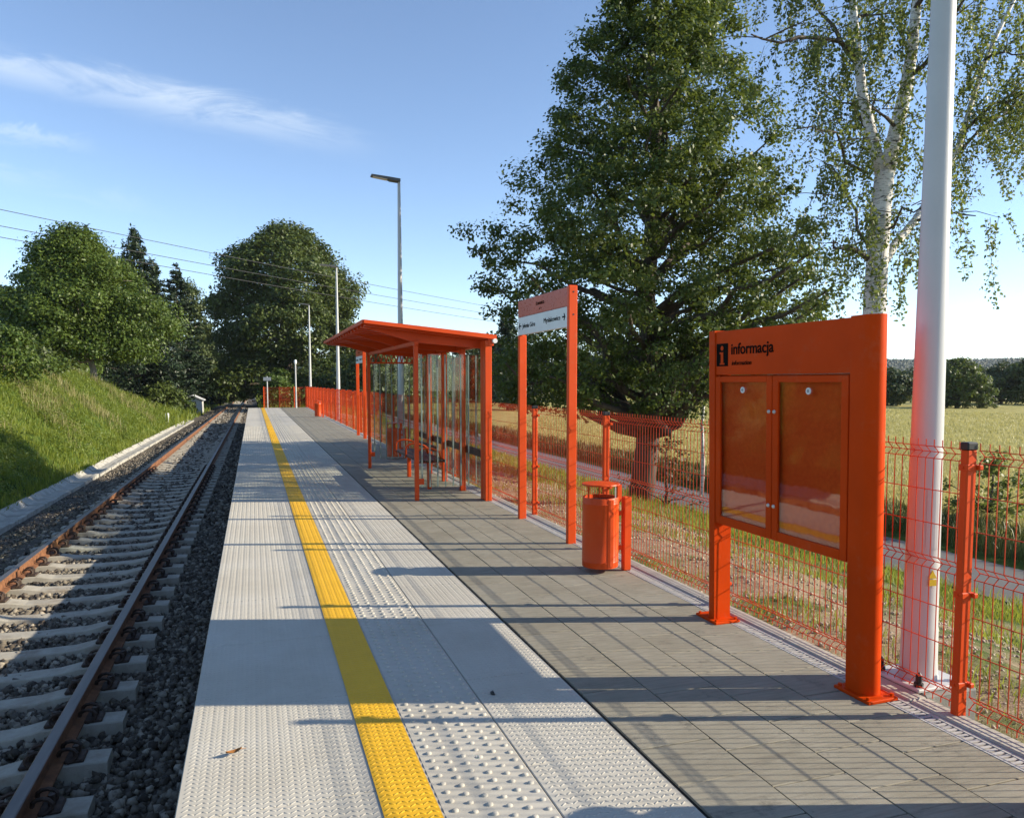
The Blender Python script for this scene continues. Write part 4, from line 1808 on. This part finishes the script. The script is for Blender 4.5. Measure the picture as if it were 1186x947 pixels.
pp = at(571, 804, 1) - np.array([0, 0, CAM_H])
qx, qy = (pp / pp[2] * -CAM_H)[:2]
V, F = rocks(1, 0, .001, 0, .001, .022, .023, lambda X, Y: 0 * X + .006)
pb = link_mesh('pebble', np_mesh('pebble', V, F), M['black'])
pb.location = (qx, qy, 0)
tag(pb, 'tiny dark pebble lying on the pale slab near the bottom of the platform', 'pebble')

# power lines over the line
Pa = [((0, 243, 45), (590, 360, 95)), ((0, 262, 45), (590, 368, 95)), ((0, 275, 45), (590, 376, 95))]
for i, (a, b) in enumerate(Pa):
    A, B = at(*a), at(*b)
    d = B - A
    A2, B2 = A - d * .6, B + d * .5
    ts_ = np.linspace(0, 1, 40)
    L = np.linalg.norm(B2 - A2)
    p = A2[None] + (B2 - A2)[None] * ts_[:, None]
    p[:, 2] -= .006 * L * 4 * ts_ * (1 - ts_) * 1.0 - .006 * L * 4 * .3 * .7
    mb = MB(); mb.tube(list(p), .022, 5)
    o = mb.build('power_cable', M['wire'], fix=False)
    tag(o, ['topmost overhead power cable crossing the sky above the left trees', 'middle one of the three overhead power cables', 'lowest of the three overhead power cables'][i], 'power line', 'overhead power cables')

# shed among the trees
sb = at(224, 456, 70)
sx_, sy_ = sb[0], sb[1]
sz = float(ground_z(sx_, sy_)) - .2
shed = thing('shed', (sx_, sy_, sz), 'small white shed with a pale roof half hidden under the dark trees', 'shed')
zt = 2.4 + (sb[2] - sz) * .0
q = .62
def sp2(L_): return [(sx_ + a * q, sz + b * q) for a, b in L_]
mb = MB(); mb.prism(sp2([(-1.4, 0), (1.1, 0), (1.1, 1.9), (-.15, 2.5), (-1.4, 1.9)]), 'y', sy_, sy_ + 2.6)
mb.build('wall', M['shed_wall'], shed)
mb = MB()
mb.prism(sp2([(-1.65, 1.86), (-.15, 2.58), (1.4, 1.84), (1.4, 1.94), (-.15, 2.70), (-1.65, 1.97)]), 'y', sy_ - .25, sy_ + 2.8)
mb.build('roof', M['shed_roof'], shed)
mb = MB(); mb.box(sx_ - .5 * q, sx_ + .3 * q, sy_ - .03, sy_ - .002, sz + .05, sz + 1.75 * q); mb.build('door', M['brown'], shed)

# ------------------------------------------------------------------ trees
def gpos(px, py, D):
    p = at(px, py, D)
    return (p[0], p[1], float(ground_z(p[0], p[1])))


# big lime on the right
rng = np.random.default_rng(21)
LB = (8.45, 16.05, float(ground_z(8.45, 16.05)))
crown_tree('lime_tree', 'tall broad lime tree with dark open crown behind the station sign', LB, 12.1, 3.85, 2.15, M['leaf_lime'], n_clump=1050, per=150, leaf=.088, trunk_r=.27,
           limbs=110, clump=.43, prof=[(0, .60), (.06, .84), (.2, 1.0), (.36, .95), (.52, .78), (.7, .58), (.85, .42), (.95, .27), (1, .12)], hollow=.72, droop=.5, trunk_top=.93, rag=.85, flare=1.05, lean=(.3, -.1))
# birch, built limb by limb
rng = np.random.default_rng(44)
BD = 11.8


def bpt(px, py, dd=0.0):
    return at(px, py, BD + dd)


bb = bpt(1000, 600)
bb[2] = float(ground_z(bb[0], bb[1]))
birch = thing('birch_tree', tuple(bb), 'slender birch with white forked trunk and hanging branches behind the information board', 'tree')
mb = MB()
k_ = BD / 900
trunkp = [bb - np.array([0, 0, .3]), bpt(1004, 500), bpt(1012, 380), bpt(1016, 300), bpt(1020, 240), bpt(1025, 200)]
mb.tube(trunkp, [16 * k_, 14.5 * k_, 13 * k_, 12 * k_, 11.5 * k_, 10.5 * k_], 14, cap=False)
stems = [
    ([(1022, 205, 0), (1010, 160, .1), (999, 110, .2), (993, 60, .3), (987, 0, .4), (978, -60, .5), (970, -130, .6)], 7.5, 2.5),
    ([(1026, 205, 0), (1038, 150, -.1), (1050, 100, -.2), (1056, 60, -.3), (1062, 0, -.4), (1070, -60, -.5), (1085, -150, -.6)], 9.0, 3.0),
    ([(1020, 310, 0), (1035, 285, .3), (1060, 255, .7), (1090, 210, 1.0), (1112, 165, 1.2), (1128, 110, 1.3), (1145, 60, 1.4), (1172, 5, 1.5), (1190, -40, 1.5)], 5.5, 2.0),
]
limbs_ = [
    ([(994, 72, .3), (972, 48, .0), (940, 44, -.4), (905, 50, -.7), (870, 40, -.9)], 3.2, .8),
    ([(994, 75, .3), (975, 50, .6), (950, 15, .9), (930, -20, 1.2)], 3.6, .8),
    ([(1005, 300, 0), (985, 288, -.4), (965, 278, -.8)], 3.4, .8),
    ([(1006, 285, 0), (992, 245, .5), (975, 210, .9), (955, 190, 1.2)], 2.2, .6),
    ([(1118, 150, 1.2), (1150, 120, .9), (1190, 105, .6), (1230, 110, .4)], 2.6, .8),
    ([(1105, 180, 1.1), (1140, 145, 1.7), (1180, 115, 2.2), (1225, 90, 2.6)], 2.2, .7),
    ([(1140, 70, 1.4), (1165, 60, .8), (1200, 62, .3)], 2.0, .6),
    ([(990, 20, .4), (1010, 18, 0), (1045, 14, -.3)], 2.0, .7),
    ([(1040, 150, -.1), (1025, 135, -.5), (1015, 110, -.9)], 2.4, .6),
    ([(1052, 90, -.2), (1085, 60, -.6), (1110, 10, -1.0), (1135, -40, -1.2)], 3.0, .8),
    ([(1060, 10, -.4), (1100, -40, -.9), (1150, -70, -1.3)], 3.0, .8),
    ([(985, 0, .4), (945, -50, .9), (890, -60, 1.3), (850, -30, 1.5)], 3.0, .8),
    ([(978, -60, .5), (930, -110, .2), (880, -100, -.2)], 2.6, .8),
    ([(1020, 270, 0), (1045, 240, -.5), (1075, 235, -.9)], 1.8, .6),
    ([(1062, 255, .7), (1095, 245, .3), (1130, 250, 0)], 1.8, .6),
    ([(1003, 200, .1), (975, 170, -.5), (945, 150, -.9), (920, 150, -1.1)], 2.0, .6),
    ([(1003, 150, .1), (985, 120, .8), (955, 110, 1.2)], 1.8, .6),
]
hang = []
for pts, r0, r1 in stems:
    P = [bpt(*p) for p in pts]
    mb.tube(P, list(np.linspace(r0, r1, len(P)) * k_), 10)
tb = mb.build('trunk', M['birch_bark'], birch, smooth=True, fix=False)
mb = MB()
for pts, r0, r1 in limbs_:
    P = [bpt(*p) for p in pts]
    Q = [P[0]]
    for a, b in zip(P[:-1], P[1:]):
        m_ = (a + b) / 2 + rng.normal(size=3) * .06
        Q += [m_, b]
    mb.tube(Q, list(np.linspace(r0, r1, len(Q)) * k_), 7)
    hang += [(a, b) for a, b in zip(P[:-1], P[1:])]
for pts, r0, r1, q in ((*stems[2], 4), (*stems[1], 4), (*stems[0], 4)):
    P = [bpt(*p) for p in pts][q:]
    hang += [(a, b) for a, b in zip(P[:-1], P[1:])]
# side twigs and hanging strands with leaves
Ls, tw = [], 0
dens = lambda p: 1
for a, b in hang:
    L = np.linalg.norm(b - a)
    for _ in range(int(L * 4.2) + 1):
        s = a + (b - a) * rng.uniform(.1, 1)
        out = rng.normal(size=3) * np.array([.55, .55, .18]) + np.array([0, 0, .12])
        e = s + out * rng.uniform(.5, 1.15)
        pts = [s, (s + e) / 2 + np.array([0, 0, .08]), e]
        for _s in range(int(rng.integers(2, 5))):
            ln = rng.uniform(.3, 1.45)
            dr = rng.normal(size=3) * .10
            e2 = s + (e - s) * rng.uniform(.45, 1.0) + rng.normal(size=3) * np.array([.10, .10, .03])
            st_ = [e2] + [e2 + np.array([dr[0] * j / 2, dr[1] * j / 2, -ln * (j / 6) ** 1.1]) for j in range(1, 7)]
            mb.tube(st_, list(np.linspace(.004, .0016, 7)), 4, cap=False)
            m_ = int(ln * 66) + 10
            tt = rng.uniform(0, 1, m_) ** .8
            base_ = e2 + np.stack([dr[0] * 3 * tt, dr[1] * 3 * tt, -ln * tt ** 1.1], 1)
            Ls.append(base_ + rng.normal(size=(m_, 3)) * .040)
        mb.tube([s, (s + e) / 2 + np.array([0, 0, .06]), e], [.009, .006, .003], 5, cap=False)
mb.build('branches', M['bark'], birch, fix=False)
P = np.concatenate(Ls)
V1 = leaf_quads(P, np.tile([.2, -.2, .3], (len(P), 1)), .056, .7, 1.2, .9)
link_mesh('crown', np_mesh('crown', V1[0] - bb, V1[1]), M['leaf_birch'], birch)

# sapling and shrubs beside the road
sp = at(813, 545, 19.5)
sp[2] = float(ground_z(sp[0], sp[1]))
sap = thing('birch_sapling', tuple(sp), 'thin young birch stem standing between lime trunk and information board', 'tree')
mb = MB(); mb.tube([sp, sp + (0.03, 0, .9), sp + (-.02, 0, 1.8), sp + (.05, 0, 2.8), sp + (.1, 0, 3.6)], [.055, .05, .042, .03, .012], 7); mb.build('trunk', M['birch_bark'], sap, smooth=True, fix=False)
P = sp + np.stack([rng.normal(size=260) * .28, rng.normal(size=260) * .28, rng.uniform(1.6, 3.7, 260)], 1)
V1 = leaf_quads(P, np.tile([0, 0, .5], (260, 1)), .085, .6, .6, .9)
link_mesh('crown', np_mesh('crown', V1[0] - sp, V1[1]), M['leaf_birch'], sap)


def shrub(name, label, base, H, Rad, mat_, n=40, per=60, leaf=.1, group=None, cat='shrub'):
    return crown_tree(name, label, base, H, Rad, .08 * H, mat_, n_clump=n, per=per, leaf=leaf, trunk_r=.035 * Rad + .015, group=group, limbs=min(n, 16), clump=.30 * Rad,
                      prof=[(0, .75), (.3, 1), (.6, .85), (.85, .5), (1, .2)], hollow=.9, cat=cat)


shrub('verge_shrub', 'bronze leaved shrub at the foot of the big lime tree', gpos(772, 575, 17.0), 1.75, .95, M['leaf_red'], 22, 34, .075)
shrub('roadside_bush', 'low leafy bush at the edge of the crop field beyond the road', gpos(1147, 615, 14.6), 1.15, .75, M['leaf_birch'], 26, 50, .085)

# left side of the line
crown_tree('maple_tree', 'large bright green maple on top of the grass bank with a pale slim trunk', gpos(110, 433, 46), 8.9, 4.25, 1.75, M['leaf_bright'], n_clump=520, per=190, leaf=.17, trunk_r=.17,
           limbs=60, clump=.95, prof=[(0, .72), (.12, 1.0), (.32, 1.0), (.52, .80), (.72, .55), (.9, .30), (1, .10)], lean=(-1.0, 0), hollow=.5, barkmat=M['bark_pale'])
crown_tree('dark_ash_tree', 'dark leafy tree at the far left behind the bushes', gpos(18, 430, 52), 6.8, 4.2, .4, M['leaf_round'], n_clump=240, per=110, leaf=.26, trunk_r=.2, limbs=30, clump=1.0)
crown_tree('left_ash_tree', 'feathery ash tree reaching up between maple and dark trees on the bank', gpos(62, 425, 57), 11.2, 3.6, 1.0, M['leaf_bright'], n_clump=240, per=110, leaf=.25, trunk_r=.2, limbs=40, clump=.95)
shrub('bank_bush', 'leafy bush on top of the bank at the left edge', gpos(4, 425, 27), 2.0, 1.5, M['leaf_bright'], 60, 90, .13)
shrub('elder_bush', 'low dark bush below the maple beside the leafy bush', gpos(40, 425, 34), 1.2, 1.6, M['leaf_round'], 50, 80, .15)
conifer('spruce_tree', 'dark narrow spruce pointing up just behind the maple crown', gpos(106, 430, 62), 14.4, 3.0, leaf=.34)
conifer('pine_tree', 'shaggy dark pine with upturned tip right of the maple', gpos(160, 440, 68), 15.6, 4.8, leaf=.42, loose=.25, spike=.65)
conifer('tall_spruce_tree', 'tall dark spruce standing in shade above the white shed', gpos(208, 455, 76), 14.0, 4.0, leaf=.42, spike=.75)
conifer('short_spruce_tree', 'shorter dark spruce standing between the weeping birch and the round lime', gpos(234, 455, 90), 11.0, 3.6, leaf=.46, spike=.7)
conifer('second_spruce_tree', 'dark spruce between the pine and the tall spruce', gpos(184, 450, 72), 13.4, 3.6, leaf=.4, spike=.8)
crown_tree('weeping_birch_tree', 'pale drooping birch at the right edge of the dark spruces', gpos(222, 455, 82), 13.0, 2.6, 3.0, M['leaf_willow'], n_clump=150, per=90, leaf=.26, trunk_r=.14, limbs=30, clump=.8,
           prof=[(0, .8), (.3, 1), (.6, .7), (.85, .35), (1, .1)], droop=2.0, barkmat=M['birch_bark'])
crown_tree('young_birch_tree', 'light green young birches beside the track far down the line', gpos(255, 456, 106), 7.2, 2.7, .4, M['leaf_willow'], n_clump=150, per=90, leaf=.28, trunk_r=.1, limbs=26, clump=.8, droop=1.2, barkmat=M['birch_bark'])
crown_tree('trackside_bush', 'round green bush between young birches and the track', gpos(273, 455, 125), 5.2, 3.0, .2, M['leaf_bright'], n_clump=90, per=90, leaf=.34, trunk_r=.12, limbs=16, clump=1.0, cat='bush')
shrub('hut_bush', 'small leafy bush growing against the front of the white shed', (sx_ - .55, sy_ - 1.3, sz), 1.45, 1.0, M['leaf_bright'], 30, 60, .16)
crown_tree('hazel_bush', 'dark hazel bush in the shade under the tall spruce', gpos(186, 462, 66), 2.4, 1.7, .2, M['leaf_round'], n_clump=80, per=90, leaf=.26, trunk_r=.1, limbs=16, clump=.7, cat='bush')

# huge round lime beyond the platform end
rl = gpos(333, 455, 92)
crown_tree('round_lime_tree', 'huge round dense lime tree beyond the far end of the platform', rl, 20.6, 9.0, 1.2, M['leaf_round'], n_clump=900, per=130, leaf=.36, trunk_r=.7, limbs=60, clump=1.55,
           prof=[(0, .72), (.1, .95), (.28, 1.0), (.5, .93), (.7, .76), (.86, .52), (.96, .26), (1, .1)], hollow=.35)
crown_tree('understorey_bush', 'small bright bush under the round lime behind the end railing', gpos(326, 462, 70), 3.6, 1.7, .4, M['leaf_bright'], n_clump=60, per=80, leaf=.26, trunk_r=.07, limbs=14, clump=.6, cat='bush')
crown_tree('dark_bush', 'dark spreading bush under the round lime tree beside the fence', gpos(375, 464, 78), 4.5, 3.2, .3, M['leaf_round'], n_clump=90, per=90, leaf=.32, trunk_r=.12, limbs=16, clump=.9, cat='bush')
crown_tree('back_bush', 'broad dark bush closing the view beyond the level crossing', gpos(300, 452, 215), 11, 9.0, .3, M['leaf_round'], n_clump=140, per=90, leaf=.75, trunk_r=.3, limbs=16, clump=2.2, cat='bush')

# trees beyond the fence seen through and past the shelter
MID = [
    (432, 464, 74, 6.6, 3.4, 'leaf_willow', 'pale green willow seen through the shelter glass, nearest the round lime'),
    (455, 464, 86, 8.2, 3.4, 'leaf_willow', 'pale willow seen behind the lamp post through the shelter'),
    (487, 466, 92, 8.0, 3.8, 'leaf_bright', 'bright green tree seen through the shelter behind its front post'),
    (520, 466, 100, 9.0, 3.8, 'leaf_far', 'dark tree seen through the striped near glass of the shelter'),
    (548, 466, 104, 8.4, 3.6, 'leaf_willow', 'light tree seen through the shelter next to its corner post'),
    (578, 466, 98, 8.6, 3.2, 'leaf_willow', 'light birch clump right of the shelter corner post'),
    (612, 466, 106, 9.4, 4.0, 'leaf_far', 'dark woodland tree below the white direction plate'),
    (640, 467, 104, 9.0, 4.2, 'leaf_far', 'dark woodland tree seen between the two posts of the sign'),
    (672, 467, 108, 9.6, 4.4, 'leaf_far', 'dark woodland tree just right of the near sign post'),
    (705, 468, 106, 9.0, 4.2, 'leaf_far', 'dark woodland tree behind the lower branches of the lime'),
    (765, 468, 104, 9.6, 4.2, 'leaf_far', 'dark woodland tree right of the lime trunk'),
    (800, 468, 100, 9.0, 4.2, 'leaf_far', 'dark woodland tree at the left edge of the information board'),
    (1034, 468, 88, 2.9, 2.2, 'leaf_far', 'low field tree between the board and the near lamp post'),
    (1160, 469, 96, 4.0, 2.8, 'leaf_far', 'dark round tree at the right behind the crop field'),
    (1192, 469, 92, 4.4, 3.0, 'leaf_round', 'darkest tree at the right edge behind the crop field'),
    (1070, 469, 118, 4.0, 3.4, 'leaf_far', 'dark tree directly behind the near lamp post across the field'),
    (1090, 469, 122, 4.4, 3.4, 'leaf_round', 'dark tree just left of the lone field tree in the far hedge'),
    (1118, 469, 120, 3.6, 3.4, 'leaf_round', 'dark tree filling the gap right behind the lone field tree'),
    (1020, 469, 120, 3.8, 3.6, 'leaf_round', 'dark tree at the right edge of the information board across the field'),
    (1176, 469, 118, 4.2, 3.6, 'leaf_far', 'dark hedge tree between the two trees at the right edge'),
    (1137, 469, 110, 3.4, 3.0, 'leaf_round', 'dark low tree between the lone field tree and the right edge trees'),
]
for i, (px, py, D, H, Rd, mt, lab) in enumerate(MID):
    crown_tree('woodland_tree', lab, gpos(px, py, D), H + .9 - (1.3 if px < 900 else 0), Rd, .5, M[mt], n_clump=110, per=85, leaf=.36, trunk_r=.16, limbs=18, clump=.95, group='trees along the far side of the fields',
               barkmat=M['birch_bark'] if mt == 'leaf_willow' else None)
conifer('larch_tree', 'dark conifer rising between shelter and station sign', gpos(588, 466, 70), 9.6, 2.4, leaf=.4, loose=.15, spike=.8)
crown_tree('field_tree', 'lone open crowned tree at the edge of the crop field beside the lamp post', gpos(1108, 469, 80), 4.9, 2.9, .3, M['leaf_lime'], n_clump=130, per=85, leaf=.28, trunk_r=.2, limbs=30, clump=.75)
shrub('field_bush', 'small pale bush at the foot of the lone field tree', gpos(1134, 470, 79), 1.7, 1.6, M['leaf_willow'], 30, 60, .2)


# ------------------------------------------------------------------ hills and far forest
def hill(name, D, x0, x1, hmax, seed, thick):
    r = np.random.default_rng(seed)
    n = 90
    px = np.linspace(x0, x1, n)
    top = hmax * (.72 + .28 * np.sin(np.linspace(0, 5, n) + seed) + .05 * np.sin(np.linspace(0, 23, n) + seed))
    V = []
    m = 14
    for j in range(m):
        t = j / (m - 1)
        for i in range(n):
            p = at(px[i], 442, D + thick * t)
            z = -3 + (top[i] + 3) * math.sin(min(1, t * 1.0) * math.pi / 2)
            V.append((p[0], p[1], z))
    F = []
    for j in range(m - 1):
        for i in range(n - 1):
            a = j * n + i
            F.append((a, a + 1, a + n + 1, a + n))
    V = np.array(V)
    me = np_mesh(name, V, np.array(F))
    o = link_mesh(name, me, M['forest_floor'], smooth=True)
    tag(o, kind='structure')
    # tree crowns over the slope
    k = 9000
    ii = r.uniform(0, n - 1.001, k); jj = r.uniform(.0, m - 1.001, k)
    Vg = V.reshape(m, n, 3)
    i0 = ii.astype(int); j0 = jj.astype(int); fi = (ii - i0)[:, None]; fj = (jj - j0)[:, None]
    C = (Vg[j0, i0] * (1 - fi) * (1 - fj) + Vg[j0, i0 + 1] * fi * (1 - fj) + Vg[j0 + 1, i0] * (1 - fi) * fj + Vg[j0 + 1, i0 + 1] * fi * fj)
    s = D / 900 * r.uniform(1.2, 2.6, k)
    ico = []
    for a in range(6):
        an = a * math.pi / 3
        ico.append((math.cos(an), math.sin(an), .5))
    ico += [(0, 0, 1.5), (0, 0, -.6)]
    ico = np.array(ico)
    P = C[:, None] + ico[None] * s[:, None, None] * (1 + r.uniform(-.3, .3, (k, 8, 1)))
    Fq = np.array([(a, (a + 1) % 6, 6) for a in range(6)] + [((a + 1) % 6, a, 7) for a in range(6)])
    F = (Fq[None] + (np.arange(k) * 8)[:, None, None]).reshape(-1, 3)
    o = link_mesh(name.replace('hills', 'forest'), np_mesh(name, P.reshape(-1, 3), F), M['forest'], smooth=True)
    tag(o, kind='stuff')


M['forest_floor'] = plain('forest_floor', (.03, .045, .02), .95, 0, .3, .05)
M['forest'] = leafmat('forest_crowns', (.016, .034, .014), (.034, .058, .022), .0)
hill('near_hills', 330, 330, 1500, 12.2, 2, 120)
hill('middle_hills', 800, 500, 1600, 31, 5, 260)
hill('far_hills', 1900, 500, 1700, 74, 9, 500)
hill('left_hills', 420, -700, 330, 9, 4, 120)

# ------------------------------------------------------------------ the air between here and the hills
mb = MB()
mb.box(-3600, 4000, -230, 5800, -20, 120)
hz = bpy.data.materials.new('haze')
hz.use_nodes = True
ht = hz.node_tree
ht.nodes.remove(ht.nodes['Principled BSDF'])
pv = ht.nodes.new('ShaderNodeVolumePrincipled')
pv.inputs['Color'].default_value = (.80, .88, 1, 1)
pv.inputs['Density'].default_value = .00011
pv.inputs['Anisotropy'].default_value = .2
ht.links.new(pv.outputs[0], ht.nodes['Material Output'].inputs['Volume'])
tag(mb.build('haze', hz), kind='stuff')
